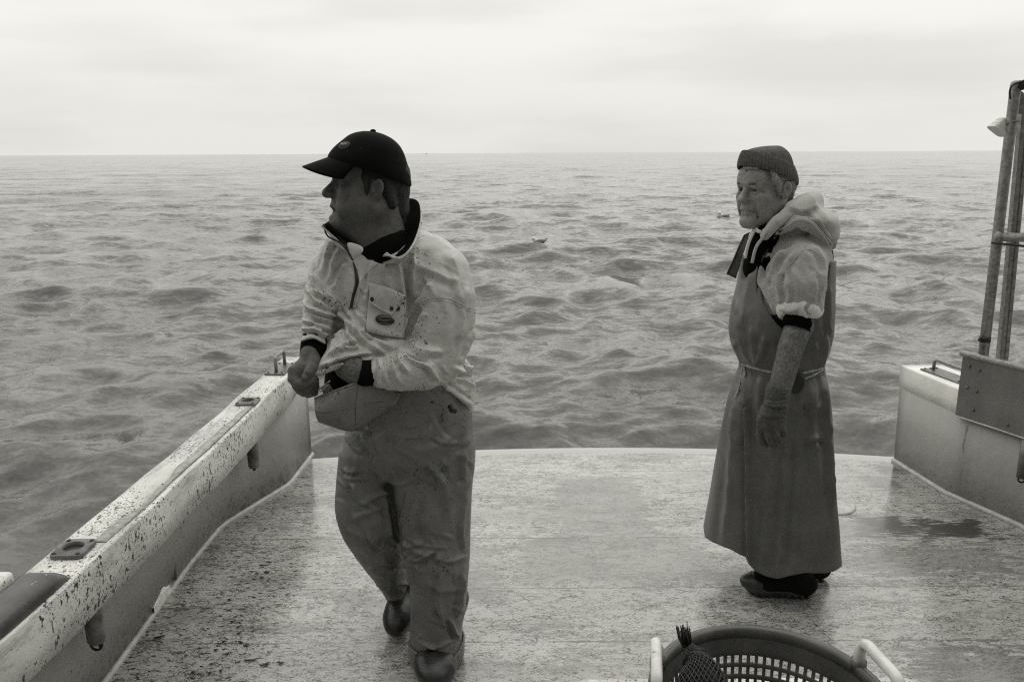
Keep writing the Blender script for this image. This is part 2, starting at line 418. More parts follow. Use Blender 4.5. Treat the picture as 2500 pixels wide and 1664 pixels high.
def cap_material():
    b = NB('white_gunwale_paint')
    xy = b.xyz()
    lo = b.noise(3.0, 6, 0.65, vec=b.map((1, 0.5, 1)))
    col = b.mix(b.rng(lo, 0.34, 0.66), 0.50, 0.78)
    scuff = b.rng(b.noise(20, 7, 0.75, vec=b.map((1.2, 0.25, 1))), 0.52, 0.60)
    col = b.mix(b.math('MULTIPLY', scuff, b.rng(lo, 0.62, 0.45, 0.0, 0.6)), col, 0.30)
    dens = b.rng(b.noise(3.2, 5, 0.6, vec=b.map(loc=(5, 0, 0))), 0.32, 0.60, 0.04, 0.185)
    col = specks(b, col, 0.04, 95, 0.745, vec=b.map((1, 0.7, 0.45), rot=(0.6, 0, 0)), dens=dens, soft=0.05)
    col = specks(b, col, 0.04, 150, 0.77, dens=dens)
    h = b.math('ADD', b.noise(9, 5), b.math('MULTIPLY', b.noise(40, 4), 0.3))
    return b.done(col, 0.45, h, dist=0.005)
def cap_material_clean():
    b = NB('white_gunwale_paint_clean')
    lo = b.noise(6.0, 6, 0.65)
    col = b.mix(b.rng(lo, 0.30, 0.7), 0.74, 0.88)
    chip = b.rng(b.noise(30, 6, 0.75), 0.66, 0.70)
    col = b.mix(chip, col, 0.12)
    return b.done(col, 0.4, b.noise(12, 4), dist=0.003)

M_DECK = deck_material()
M_WALLP = wall_material('port_wall_paint', 0.26, 0.125)
M_WALLS = wall_material('starboard_wall_paint', 0.36, 0.012, 3.585)
M_CAP = cap_material(); M_CAPS = cap_material_clean()
M_FILLET = simple('pale_sealant', 0.44, 0.35, 0.2, 30)
M_HULL = simple('hull_paint', 0.55, 0.35, 0.1, 3)
M_STEEL = simple('weathered_aluminium', 0.26, 0.42, 0.35, 60, 0.0006, metal=0.35, bscale=200)
def galv():
    b = NB('galvanised_plate'); n = b.noise(7, 6, 0.6, vec=b.map((1, 1, 0.12))); m = b.noise(160, 5, 0.7); q = b.noise(5, 5, 0.7)
    col = b.math('MULTIPLY', b.math('MULTIPLY', b.rng(n, 0.3, 0.7, 0.85, 1.18), b.rng(m, 0.25, 0.75, 0.82, 1.18)), b.math('MULTIPLY', b.rng(q, 0.3, 0.7, 0.85, 1.15), 0.16))
    return b.done(col, 0.5, m, dist=0.0005, metal=0.25)
M_GALV = galv()
def darkpaint():
    b = NB('dark_rail_paint'); col = b.math('MULTIPLY', b.rng(b.noise(18, 6), 0.3, 0.7, 0.7, 1.3), 0.05)
    col = specks(b, col, 0.55, 34, 0.70, vec=b.map((1, 0.5, 1)), dens=b.math('MULTIPLY', b.rng(b.noise(5, 3), 0.5, 0.65), 0.08)); col = specks(b, col, 0.4, 120, 0.76, dens=0.03)
    return b.done(col, 0.25, b.noise(30, 5), dist=0.0012)
M_DARKPAINT = darkpaint()
M_BLACK = simple('black_rubber', 0.012, 0.5, 0.3, 60)
M_DRAIN = simple('dark_socket_steel', 0.13, 0.4, 0.45, 25, 0.0005, metal=0.2)

# deck outline
XL = [(-1.30, 0.4), (-1.318, 1.6), (-1.318, 2.245), (-1.343, 3.0), (-1.335, 3.34), (-1.150, 3.809), (-1.134, 4.231)]
XR = [(2.50, 0.4), (2.45, 1.6), (2.40, 2.6), (2.295, 3.285), (2.142, 3.663), (2.088, 4.09)]
def xl(y): return float(np.interp(y, [p[1] for p in XL], [p[0] for p in XL]))
def xr(y): return float(np.interp(y, [p[1] for p in XR], [p[0] for p in XR]))
def stern(x): return 4.315 - 0.060 * (x - 0.50) ** 2 - 0.004 * (x - 0.5)
def build_deck():
    ys = np.concatenate([np.linspace(-1.2, 1.5, 6), np.linspace(1.6, 4.0, 30)])
    rows = []
    for t in range(len(ys) + 8):
        row = []
        for k in range(49):
            s = k / 48
            y = ys[t] if t < len(ys) else None
            if y is None:
                q = (t - len(ys) + 1) / 8
                x = (xl(4.0) - 0.03) + s * (xr(4.0) + 0.03 - xl(4.0) + 0.03)
                y = 4.0 + q * (stern(x) - 4.0)
            else: x = (xl(y) - 0.03) + s * (xr(y) + 0.03 - xl(y) + 0.03)
            z = 0.0 if t < len(ys) + 6 else (0.002 if t < len(ys) + 7 else 0.0)
            row.append((x, y, z))
        rows.append(row)
    # rounded transom edge falling to the waterline
    last = rows[-1]
    for dy, dz in ((0.012, -0.004), (0.02, -0.014), (0.024, -0.03), (0.03, -0.35), (-0.02, -1.1)):
        rows.append([(x, y + dy, z + dz) for x, y, z in last])
    MB().grid(np.array(rows)).build('deck', M_DECK, boat)
    h = MB()
    ysL = np.linspace(-1.0, 4.22, 20)
    h.grid(np.array([[(min(xg_out(y), xl(y) - 0.03) - d if z < 0.45 else xg_out(y) - 0.001, y, z) for d, z in ((0.0, 0.46), (0.03, 0.38), (0.06, 0.10), (0.08, -0.4), (-0.1, -1.2))] for y in ysL]))
    h.build('hull', M_HULL, boat); h = MB()
    h.grid(np.array([[(2.33 + (4.09 - min(y, 4.09)) * 0.28 + d, y, z) for d, z in ((0.0, 0.50), (0.0, 0.40), (0.04, 0.10), (0.05, -0.4), (-0.1, -1.2))] for y in np.linspace(-1.0, 4.08, 20)]), flip=True)
    h.build('hull', M_HULL, boat)
def xg_in(y): return float(np.interp(y, [0.4, 1.6, 2.3, 3.0, 3.6, 3.85, 4.0, 4.24], [-1.22, -1.20, -1.165, -1.14, -1.13, -1.128, -1.135, -1.150]))
def xg_out(y): return float(np.interp(y, [0.4, 1.6, 2.5, 3.3, 3.6, 4.1, 4.24], [-1.40, -1.36, -1.318, -1.285, -1.277, -1.268, -1.262]))
build_deck()

def swept(name, mat, ys, sect, parent, smooth=True, bevel=0.0):
    R = np.array([sect(y) for y in ys]); n = R.shape[1]
    m = MB().grid(R, closed_u=True)
    a = len(ys)
    m.F.append(list(range(n))); m.F.append([(a-1)*n + k for k in range(n)][::-1])
    return m.build(name, mat, parent, smooth, bevel=bevel, seg=3)
ZT = 0.555
g = np.random.default_rng(3)
_wn = np.interp(np.linspace(0, 60, 400), np.arange(61), g.normal(0, 0.0025, 61))
def wob(y, k=0): return float(_wn[int((y * 40 + k * 97) % 400)])
def sect_port(y):
    zt = ZT + 0.012 * (y - 3.0) / 1.2 + wob(y)
    xi, xo = xg_in(y) + wob(y, 1), xg_out(y) + wob(y, 2)
    gr = 0.006 if 2.28 < y < 3.42 else 0.0
    w = 0.022 + 0.006 * math.sin(9 * y) + wob(y, 3)
    return [(xi, y, zt - 0.150), (xi + 0.004, y, zt - 0.075), (xi + 0.001, y, zt - 0.006), (xi - 0.0005, y, zt - 0.002), (xi - 0.004, y, zt),
            (xi - 0.020, y, zt - 0.001), (xi - 0.023, y, zt - gr), (xi - 0.023 - w, y, zt - gr), (xi - 0.026 - w, y, zt + 0.003 * (gr > 0)),
            (xo + 0.02, y, zt + 0.002), (xo + 0.006, y, zt - 0.006), (xo, y, zt - 0.02), (xo, y, zt - 0.150)]
_ys = np.linspace(2.14, 3.50, 130)
def _edge(y): return xg_in(y) + wob(y, 1) - 0.048 - 0.010 * math.sin(7 * y) - 0.004 * math.sin(31 * y) - 2.0 * wob(y, 5)
STRIP = np.array([[(xg_in(y) + wob(y, 1) - 0.021, y, ZT + 0.012 * (y - 3.0) / 1.2 + wob(y) + 0.0012), (_edge(y), y, ZT + 0.012 * (y - 3.0) / 1.2 + wob(y) + 0.0012 + 0.003)] for y in _ys])
bulw = swept('bulwark', M_WALLP, np.linspace(0.3, 4.231, 60), lambda y: [(xl(y), y, -0.02), (0.5 * (xl(y) + max(xl(y), xg_out(y) + 0.035)), y, 0.2), (max(xl(y), xg_out(y) + 0.035), y, 0.414), (max(xl(y), xg_out(y) + 0.035) - 0.03, y, 0.414), (xl(y) - 0.03, y, -0.02)], boat)
tag(bulw, 'port bulwark flecked with dark gurry')
gun = swept('gunwale', M_CAP, np.linspace(0.3, 4.236, 150), sect_port, boat); tag(gun, 'long scuffed white port gunwale')
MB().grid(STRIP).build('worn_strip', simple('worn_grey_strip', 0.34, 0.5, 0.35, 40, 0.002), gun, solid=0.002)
fil = MB().tube([(xl(y) + 0.003, y, 0.003) for y in np.linspace(0.5, 4.23, 70)], 0.013, 10).build('deck_fillet', M_FILLET, boat)

# starboard bulwark: grey wall, white gunwale
def zs(y): return 0.543 + 0.010 * (4.09 - y)
bs = swept('bulwark', M_WALLS, np.linspace(0.3, 4.090, 60), lambda y: [(xr(y) + 0.05, y, -0.02), (xr(y) + 0.05, y, zs(y) - 0.115), (xr(y) - 0.014, y, zs(y) - 0.115), (xr(y) - 0.008, y, 0.2), (xr(y), y, -0.02)], boat)
tag(bs, 'plain grey starboard bulwark')
def sect_star(y):
    zt = zs(y); xi = xr(y) - 0.022; xo = xi + 0.24
    return [(xo, y, zt - 0.125), (xo, y, zt - 0.02), (xo - 0.02, y, zt), (xi + 0.008, y, zt + 0.001), (xi + 0.002, y, zt - 0.002), (xi, y, zt - 0.008), (xi + 0.003, y, zt - 0.07), (xi + 0.008, y, zt - 0.125)]
gs = swept('gunwale', M_CAPS, np.linspace(0.3, 4.094, 60), sect_star, boat); tag(gs, 'white starboard gunwale')
MB().tube([(xr(y) - 0.004, y, 0.006) for y in np.linspace(0.5, 4.09, 60)], 0.014, 10).build('deck_fillet', M_FILLET, boat)

# rod-holder plates let into the port gunwale, each with its socket tube below
def plate_with_hole(c, sx, sy, rot, zt, hole=0.026):
    n = 32; th = np.arange(n) * 2 * math.pi / n + math.pi / n
    c_, s_ = math.cos(rot), math.sin(rot)
    out = []
    for t in th:
        k = 1 / max(abs(math.cos(t)) ** 8 + abs(math.sin(t)) ** 8, 1e-9) ** (1 / 8)
        out.append((sx * k * math.cos(t), sy * k * math.sin(t)))
    inn = [(hole * math.cos(t) * 1.15, hole * math.sin(t)) for t in th]
    def pt(p, z): return (c[0] + c_ * p[0] - s_ * p[1], c[1] + s_ * p[0] + c_ * p[1], z)
    rows = [[pt(p, zt - 0.010) for p in out], [pt(p, zt + 0.008) for p in out], [pt((p[0] * 0.97, p[1] * 0.97), zt + 0.0105) for p in out],
            [pt((p[0] * 1.25, p[1] * 1.25), zt + 0.0105) for p in inn], [pt((p[0] * 1.12, p[1] * 1.12), zt + 0.015) for p in inn], [pt(p, zt + 0.013) for p in inn], [pt(p, zt - 0.16) for p in inn]]
    return MB().grid(np.array(rows), closed_u=True)
for (pu, pv, su, sv, lab, extra) in ((178, 1337, 0.046, 0.052, 'rod holder with an eye below its socket, near the dark rail', True), (607, 986, 0.046, 0.052, 'rod holder further aft', False)):
    c = PZ(pu, pv, ZT); zp_ = ZT + 0.012 * (c[1] - 3.0) / 1.2
    c[0] = min(c[0], xg_in(c[1]) - su - 0.012); c[0] = max(c[0], xg_in(c[1]) - 0.085)
    p = plate_with_hole(c, su, sv, 0.02, zp_ + 0.002).build('rod_holder', M_DRAIN, boat, smooth=True, bevel=0)
    tag(p, lab)
    for a in (-1, 1):
        for q in (-1, 1): MB().ell((c[0] + a * su * 0.74, c[1] + q * sv * 0.76, zp_ + 0.0125), (0.0065, 0.0065, 0.004), 10, 6).build('bolt', M_BLACK, p)
    MB().lathe([(0.0, 0.0), (0.0285, 0.0), (0.0285, -0.004)], (c[0], c[1], zp_ + 0.0065), 24).build('bore_shade_disc', M_BLACK, p)  # black disc paints in the shade inside the open socket
    x0 = xg_in(c[1]) - 0.055
    s_ = MB().tube([(x0, c[1], 0.45), (x0, c[1], 0.262), (x0, c[1], 0.252)], [0.026, 0.026, 0.022], 20)
    s_.build('socket_tube', M_DRAIN, p)
    e = MB()
    if extra:
        e.tube([(x0 + 0.017 * math.cos(t), c[1] - 0.004, 0.248 + 0.020 * math.sin(t)) for t in np.linspace(math.pi, 2 * math.pi, 12)], 0.0038, 8)
        e.ell((x0 + 0.010, c[1], 0.243), (0.007, 0.007, 0.010), 10, 8)
    else: e.tube([(x0, c[1], 0.256), (x0, c[1], 0.236)], [0.011, 0.006], 10)
    e.build('drain_fitting', M_BLACK, p)

# grab handles (lifting eyes) on base plates
def grab_handle(c, length, height, rot, lab, r=0.0085):
    d = np.array([math.sin(rot), math.cos(rot), 0]); n = np.array([math.cos(rot), -math.sin(rot), 0]); c = np.asarray(c, float)
    pl = MB()
    w, l = 0.050, length / 2 + 0.035
    rows = []
    for z, k in ((0.0, 1.0), (0.006, 1.0), (0.008, 0.97)):
        rows.append([c + d * (sy * l * k) + n * (sx * w * k) + np.array([0, 0, z]) for sx, sy in ((-1, -1), (1, -1), (1, 1), (-1, 1))])
    pl.grid(np.array(rows), closed_u=True); pl.F.append([8, 9, 10, 11])
    po = pl.build('handle_plate', M_DRAIN, boat, smooth=False); tag(po, lab)
    h = length / 2; k = 0.022
    pts = [c - d * h + np.array([0, 0, 0.004]), c - d * h + np.array([0, 0, height - k])]
    pts += [c - d * (h - k * (1 - math.cos(t))) + np.array([0, 0, height - k + k * math.sin(t)]) for t in np.linspace(0.3, math.pi / 2, 5)]
    pts += [c + d * (h - k * (1 - math.sin(t))) + np.array([0, 0, height - k + k * math.cos(t)]) for t in np.linspace(0, math.pi / 2, 6)]
    pts += [c + d * h + np.array([0, 0, 0.004])]
    MB().tube(pts, r, 12).build('handle', M_STEEL, po)
    for a in (-1, 1):
        for q in (-1, 0.0, 1): MB().ell(c + d * (a * (h + 0.020)) + n * (q * 0.034) + np.array([0, 0, 0.009]), (0.006, 0.006, 0.004), 10, 6).build('bolt', M_BLACK, po)
grab_handle((-1.198, 3.98, ZT + 0.011), 0.145, 0.085, 0.02, 'lifting handle on the port gunwale')
grab_handle((xr(3.87) + 0.075, 3.86, zs(3.86) + 0.002), 0.20, 0.062, -0.20, 'lifting handle on the starboard gunwale')

# dark rubbing rail and white block on the port gunwale nearest the camera
def railsect(y):
    xi = xg_in(y) - 0.012; z = ZT - 0.022; k = min(1.0, max(0.0, (1.95 - y) / 0.05)) ** 0.5
    w, h = 0.100, 0.046 * k + 0.004
    pr = [(0, -0.006), (0.004, 0.008), (0.002, h * 0.55), (-0.010, h * 0.86), (-0.026, h), (-w + 0.02, h), (-w + 0.006, h * 0.9), (-w, h * 0.7), (-w, -0.01)]
    return [(xi + a, y, z + b) for a, b in pr]
rail = swept('rubbing_rail', M_DARKPAINT, np.concatenate([np.linspace(0.6, 1.87, 30), np.linspace(1.88, 1.95, 9)]), railsect, boat)
wb = MB().box((xg_out(1.7) - 0.015, 0.9, ZT - 0.012), (xg_out(1.7) + 0.045, 1.90, ZT + 0.036)).build('gunwale_block', M_CAP, boat, bevel=0.012, seg=3)

# scupper in the port wall at deck level, a white plate painting in its sky-lit water
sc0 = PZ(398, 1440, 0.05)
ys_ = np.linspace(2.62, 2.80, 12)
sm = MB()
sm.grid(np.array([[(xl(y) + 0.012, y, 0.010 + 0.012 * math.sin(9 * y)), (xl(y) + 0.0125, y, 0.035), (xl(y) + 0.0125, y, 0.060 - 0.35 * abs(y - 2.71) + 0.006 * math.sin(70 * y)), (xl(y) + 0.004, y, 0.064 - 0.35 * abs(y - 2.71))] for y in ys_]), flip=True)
spo = sm.build('scupper', simple('scupper_skylit_white', 0.72, 0.3, 0.12, 30), boat)
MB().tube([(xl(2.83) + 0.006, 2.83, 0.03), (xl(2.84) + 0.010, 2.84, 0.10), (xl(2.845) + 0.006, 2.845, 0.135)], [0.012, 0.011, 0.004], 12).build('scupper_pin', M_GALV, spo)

# flush round deck plate behind the older man's apron
dp = PZ(2030, 1232)
MB().lathe([(0.0, 0.003), (0.092, 0.003), (0.096, 0.0065), (0.106, 0.0065), (0.110, 0.001)], (dp[0], dp[1], 0.0), 40).build('deck_plate', M_FILLET, boat)

# steel guard plate hung over the starboard gunwale
def on_wall(u, v, off=0.0):
    lo, hi = 2.3, 4.2
    for _ in range(50):
        mid = (lo + hi) / 2; p = W(u, v, mid)
        if p[0] > xr(mid) - 0.03 - off: hi = mid
        else: lo = mid
    return W(u, v, (lo + hi) / 2)
pa, pb = on_wall(2336, 1013), on_wall(2349, 868)
y0 = (pa[1] + pb[1]) / 2
def zat(v, y, u=2340): return W(u, v, y)[2]
pz_top, pz_bot = W(2349, 866, y0)[2], W(2335, 1013, y0)[2]
def px_plate(y): return xr(y) - 0.032
ysp = np.linspace(y0, 1.2, 14)
slope_t = 0.012
m = MB()
top = lambda y: pz_top + slope_t * (y0 - y); bot = lambda y: pz_bot + slope_t * (y0 - y)
m.grid(np.array([[(px_plate(y) + d, y, z) for d, z in ((0.0, bot(y)), (0.0, top(y)), (0.004, top(y)), (0.004, bot(y)))] for y in ysp]), closed_u=True)
m.F.append([0, 1, 2, 3])
gp = m.build('guard_plate', M_GALV, boat, smooth=False)
MB().tube([(px_plate(y) + 0.004, y, top(y) + 0.006) for y in [y0 + 0.012] + list(ysp)], 0.0145, 12).build('pipe_edge', M_STEEL, gp)
MB().tube([(px_plate(y) - 0.001, y, bot(y) - 0.002) for y in ysp], 0.004, 8).build('lower_edge', M_FILLET, gp)
for (u, v) in ((2367, 893), (2391, 903), (2361, 945), (2385, 955), (2376, 1000), (2461, 1037)):
    lo, hi = 2.0, 4.0
    for _ in range(40):
        mid = (lo + hi) / 2; p = W(u, v, mid)
        if p[0] > px_plate(mid): hi = mid
        else: lo = mid
    p = W(u, v, lo); MB().ell((px_plate(lo) - 0.001, p[1], p[2]), (0.006, 0.0085, 0.0085), 10, 8).build('bolt', M_DRAIN, gp)
# socket hanging under the starboard rail at the frame edge
p = on_wall(2497, 1165, 0.02)
s2 = MB().tube([(p[0], p[1], 0.42), (p[0], p[1], p[2] + 0.0)], 0.026, 18).build('rod_holder', M_DRAIN, boat); tag(s2, 'rod holder socket below the steel guard plate')
MB().tube([(p[0] - 0.004 + 0.017 * math.cos(t), p[1] - 0.002, p[2] - 0.002 + 0.02 * math.sin(t)) for t in np.linspace(math.pi, 2 * math.pi, 12)], 0.0038, 8).build('drain_fitting', M_BLACK, s2)

# upright pipe frame beyond the plate
YP = y0 - 0.02
a0, a1 = W(2396, 905, YP), W(2481, 200, YP)
d_ = (a1 - a0); a0 = a0 - d_ * 0.08
fr = MB().tube([a0, a0 + d_ * 0.5, a1 - d_ * 0.012, a1, a1 + np.array([0, 0, 0.006])], [0.0225, 0.0225, 0.0225, 0.02, 0.008], 20).build('pipe_frame', M_STEEL, boat)
tr0 = W(2484, 211, YP); 
MB().tube([tr0, tr0 + np.array([0.25, -0.10, 0.0]), tr0 + np.array([0.8, -0.5, -0.01])], 0.0155, 16).build('top_rail', M_STEEL, fr)
r0 = W(2438, 578, YP - 0.02)
MB().tube([r0 - np.array([0.012, 0, 0]), r0 + np.array([0.3, -0.12, 0.0]), r0 + np.array([0.8, -0.5, 0])], 0.0195, 18).build('cross_rail', M_STEEL, fr)
MB().ell(r0 + np.array([-0.004, 0, 0]), (0.012, 0.026, 0.026), 16, 10).build('weld_collar', M_STEEL, fr)
w0 = W(2420, 592, YP - 0.045)
MB().tube([w0, w0 + np.array([0.12, -0.04, -0.012]), w0 + np.array([0.6, -0.4, -0.05])], 0.005, 8).build('tie_wire', M_BLACK, fr)
b0, b1 = W(2443, 915, YP + 0.03), W(2497, 330, YP + 0.03)
db = b1 - b0
po = MB()
xa = np.array([1.0, 0, 0]); ya = np.array([0, 1.0, 0])
prof = [(-0.021, 0.016), (-0.021, -0.014), (-0.018, -0.017), (-0.004, -0.017), (-0.003, -0.012), (0.003, -0.012), (0.004, -0.017), (0.018, -0.017), (0.021, -0.014), (0.021, 0.016)]
po.grid(np.array([[q + xa * a + ya * b for a, b in prof] for q in (b0 - db * 0.08, b0 + db * 0.5, b1, b1 + db * 0.12)]), closed_u=True)
po.F.append([30 + k for k in range(10)])
pole = po.build('channel_pole', M_STEEL, boat, smooth=False)
t0 = a0 + d_ * (0.08 + (905 - 822) / 705.0)
MB().tube([t0 - d_ * 0.010, t0 + d_ * 0.010], 0.0238, 20).build('tape_band', M_BLACK, fr)
MB().tube([t0 + np.array([-0.02, -0.006, 0.0]), t0 + np.array([-0.032, -0.012, 0.006]), t0 + np.array([-0.040, -0.014, -0.004])], [0.008, 0.009, 0.003], 8).build('tape_tail', M_BLACK, fr)
cb = [W(u, v, YP - 0.03) for u, v in ((2467, 243), (2465, 228), (2468, 214), (2477, 205), (2490, 201), (2505, 195), (2530, 188))]
MB().tube(spline(cb, 6), 0.0042, 8).build('cable', M_BLACK, fr)
jn = W(2487, 208, YP - 0.012)
MB().tube([jn + np.array([-0.004, 0, 0.002]), jn + np.array([0.02, -0.006, -0.004])], 0.019, 14).build('tape_joint', M_BLACK, fr)
sb = W(2475, 297, YP - 0.024); MB().tube([sb, sb + np.array([0.03, 0.01, 0.003])], 0.0035, 8).ell(sb, (0.006, 0.006, 0.006), 10, 8).build('pin', M_DRAIN, fr)
# top gusset behind the pipe
gs_ = [W(u, v, YP + 0.012) for u, v in ((2486, 278), (2493, 222), (2499, 226), (2512, 255), (2512, 278))]
gg = MB().add(np.array(gs_ + [q + np.array([0, 0.01, 0]) for q in gs_]), [[0, 1, 2, 3, 4], [9, 8, 7, 6, 5]] + [[i, (i+1) % 5, (i+1) % 5 + 5, i + 5][::-1] for i in range(5)]).build('gusset', M_STEEL, fr, smooth=False)
# ribbed white work lamp clamped to the pipe, pointing down and aft
lc = W(2444, 309, YP + 0.03)
ax = W(2434, 318, YP + 0.03) - W(2452, 296, YP + 0.03); ax = ax / np.linalg.norm(ax)
sd = np.cross(ax, [0, 1, 0]); sd /= np.linalg.norm(sd); fy = np.cross(sd, ax)
def lampsq(t, w, d):
    n = 20; th = np.arange(n) * 2 * math.pi / n
    c, s = np.cos(th), np.sin(th); c = np.sign(c) * np.abs(c) ** 0.45; s = np.sign(s) * np.abs(s) ** 0.45
    return [lc + ax * t + sd * (w * a) + fy * (d * b) for a, b in zip(c, s)]
lm = MB(); rows = []
for i in range(22):
    t = -0.030 + 0.046 * i / 21; k = 0.72 + 0.28 * i / 21
    rib = 0.0022 * (1 if (i // 2) % 2 else 0)
    rows.append(lampsq(t, 0.036 * k + rib, 0.034 * k + rib))
rows += [lampsq(0.0165, 0.0405, 0.038), lampsq(0.026, 0.0405, 0.038), lampsq(0.028, 0.038, 0.036)]
lm.grid(np.array(rows), closed_u=True); n_ = len(rows); lm.F.append([(n_-1)*20+k for k in range(20)]); lm.F.append(list(range(20))[::-1])
lamp = lm.build('work_lamp', simple('white_lamp_housing', 0.72, 0.35, 0.08, 30), boat, smooth=False)
br = MB().tube([lc - ax * 0.012 + sd * 0.0 - fy * 0.038, lc - ax * 0.032 + sd * 0.02 - fy * 0.03, a0 + d_ * ((905 - 305) / 705 + 0.075)], 0.006, 8)
br.ell(lc - ax * 0.012 - fy * 0.036, (0.008, 0.008, 0.008), 10, 8).build('bracket', M_DRAIN, lamp)
# ------------------------------------------------------------------ sculpting: distance fields meshed with surface nets
class Field:
    def __init__(s, lo, hi, h, zs=None):
        s.ax = [np.arange(lo[i] - 2 * h, hi[i] + 2.5 * h, h) for i in range(3)]
        if zs is not None: s.ax[2] = np.asarray(zs)
        s.h = h; s.d = np.full([len(a) for a in s.ax], 0.5, np.float32)
    def sub(s, lo, hi, m):
        sl = [slice(max(0, int(np.searchsorted(a, lo[i] - m)) - 1), int(np.searchsorted(a, hi[i] + m)) + 1) for i, a in enumerate(s.ax)]
        g = [a[q].astype(np.float32) for a, q in zip(s.ax, sl)]
        return tuple(sl), g[0][:, None, None], g[1][None, :, None], g[2][None, None, :]
    def put(s, sl, v, k, op):
        a = s.d[sl]
        if a.size == 0: return
        if op == 'cut':
            v = -v; h = np.clip(0.5 - 0.5 * (v - a) / k, 0, 1); s.d[sl] = v * (1 - h) + a * h + k * h * (1 - h)
        else:
            h = np.clip(0.5 + 0.5 * (v - a) / k, 0, 1); s.d[sl] = v * (1 - h) + a * h - k * h * (1 - h)
    def chain(s, P, r, k=0.02, op='add', sc=(1, 1, 1)):
        P = np.asarray(P, float); r = np.broadcast_to(np.asarray(r, float), (len(P),)); sc = np.asarray(sc, float)
        m = max(k, 2 * s.h) + 0.004
        if len(P) == 1: P = np.vstack([P, P + 1e-5]); r = np.repeat(r, 2)
        best = None
        lo = (P - r[:, None] / sc).min(0); hi = (P + r[:, None] / sc).max(0)
        sl, X, Y, Z = s.sub(lo, hi, m)
        for i in range(len(P) - 1):
            a, b = P[i] * sc, P[i+1] * sc; ab = b - a; L = ab @ ab + 1e-12
            px, py, pz = X * sc[0] - a[0], Y * sc[1] - a[1], Z * sc[2] - a[2]
            t = np.clip((px * ab[0] + py * ab[1] + pz * ab[2]) / L, 0, 1)
            v = np.sqrt((px - t * ab[0]) ** 2 + (py - t * ab[1]) ** 2 + (pz - t * ab[2]) ** 2) - (r[i] + t * (r[i+1] - r[i]))
            best = v if best is None else np.minimum(best, v)
        s.put(sl, best, k, op); return s
    def ell(s, c, r, R=None, k=0.02, op='add'):
        c = np.asarray(c, float); r = np.asarray(r, float); R = np.eye(3) if R is None else np.asarray(R, float)
        ext = np.sqrt(((R * r[None, :]) ** 2).sum(1)); m = max(k, 2 * s.h) + 0.004
        sl, X, Y, Z = s.sub(c - ext, c + ext, m)
        X = X - c[0]; Y = Y - c[1]; Z = Z - c[2]
        q = [R[0, i] * X + R[1, i] * Y + R[2, i] * Z for i in range(3)]
        k0 = np.sqrt(sum((q[i] / r[i]) ** 2 for i in range(3))); k1 = np.sqrt(sum((q[i] / r[i] ** 2) ** 2 for i in range(3))) + 1e-9
        s.put(sl, k0 * (k0 - 1) / k1, k, op); return s
    def loft(s, rows, k=0.02, op='add', n=2.3, round_=0.012):
        """rows (z, xl, xr, yc, b) - stacked super-ellipses"""
        A = np.array(sorted(rows)); z = A[:, 0]
        def ip(zz, c):
            return pchip(z, A[:, c], zz)
        sl, X, Y, Z = s.sub((A[:, 1].min(), (A[:, 3] - A[:, 4]).min(), z[0]), (A[:, 2].max(), (A[:, 3] + A[:, 4]).max(), z[-1]), max(k, 2 * s.h) + 0.004)
        zz = np.clip(Z, z[0], z[-1]).ravel()
        xl_, xr_, yc, b = [ip(zz, c)[None, None, :].astype(np.float32) for c in (1, 2, 3, 4)]
        a = (xr_ - xl_) / 2; dx = np.abs(X - (xl_ + xr_) / 2) / a; dy = np.abs(Y - yc) / b
        q = (dx ** n + dy ** n) ** (1 / n)
        v = (q - 1) * (1.0 / np.sqrt((dx / (q + 1e-6) / a) ** 2 + (dy / (q + 1e-6) / b) ** 2 + 1e-9))
        v = np.clip(v, -0.2, 0.3)
        e = np.maximum(z[0] - Z, Z - z[-1]) + round_
        u = np.maximum(v + round_, 0) ** 2 + np.maximum(e, 0) ** 2
        w = np.minimum(np.maximum(v + round_, e), 0) + np.sqrt(u) - round_
        s.put(sl, w, k, op); return s
    def plane(s, p, n, k=0.01):
        """keep the side the normal points away from"""
        n = np.asarray(n, float) / np.linalg.norm(n)
        X, Y, Z = [a.astype(np.float32) for a in s.ax]
        v = (X[:, None, None] - p[0]) * n[0] + (Y[None, :, None] - p[1]) * n[1] + (Z[None, None, :] - p[2]) * n[2]
        h = np.clip(0.5 - 0.5 * (v - s.d) / k, 0, 1); s.d = v * (1 - h) + s.d * h + k * h * (1 - h); return s
    def mesh(s, smooth=2):
        d = s.d; sg = d < 0
        nx, ny, nz = d.shape
        c = np.zeros((nx-1, ny-1, nz-1), np.int8)
        for i in (0, 1):
            for j in (0, 1):
                for k in (0, 1): c += sg[i:nx-1+i, j:ny-1+j, k:nz-1+k]
        act = (c > 0) & (c < 8)
        idx = np.argwhere(act); N = len(idx)
        vid = np.full(act.shape, -1, np.int32); vid[act] = np.arange(N)
        I, J, K = idx.T
        acc = np.zeros((N, 3)); cnt = np.zeros(N)
        cor = {(i, j, k): d[I+i, J+j, K+k].astype(np.float64) for i in (0, 1) for j in (0, 1) for k in (0, 1)}
        for (a, b) in [((0,0,0),(1,0,0)),((0,1,0),(1,1,0)),((0,0,1),(1,0,1)),((0,1,1),(1,1,1)),((0,0,0),(0,1,0)),((1,0,0),(1,1,0)),((0,0,1),(0,1,1)),((1,0,1),(1,1,1)),((0,0,0),(0,0,1)),((1,0,0),(1,0,1)),((0,1,0),(0,1,1)),((1,1,0),(1,1,1))]:
            da, db = cor[a], cor[b]; m = (da < 0) != (db < 0)
            t = np.where(m, da / np.where(m, da - db, 1), 0)
            p = np.array(a)[None] + t[:, None] * (np.array(b) - np.array(a))[None]
            acc += np.where(m[:, None], p, 0); cnt += m
        acc /= cnt[:, None]
        V = np.empty((N, 3))
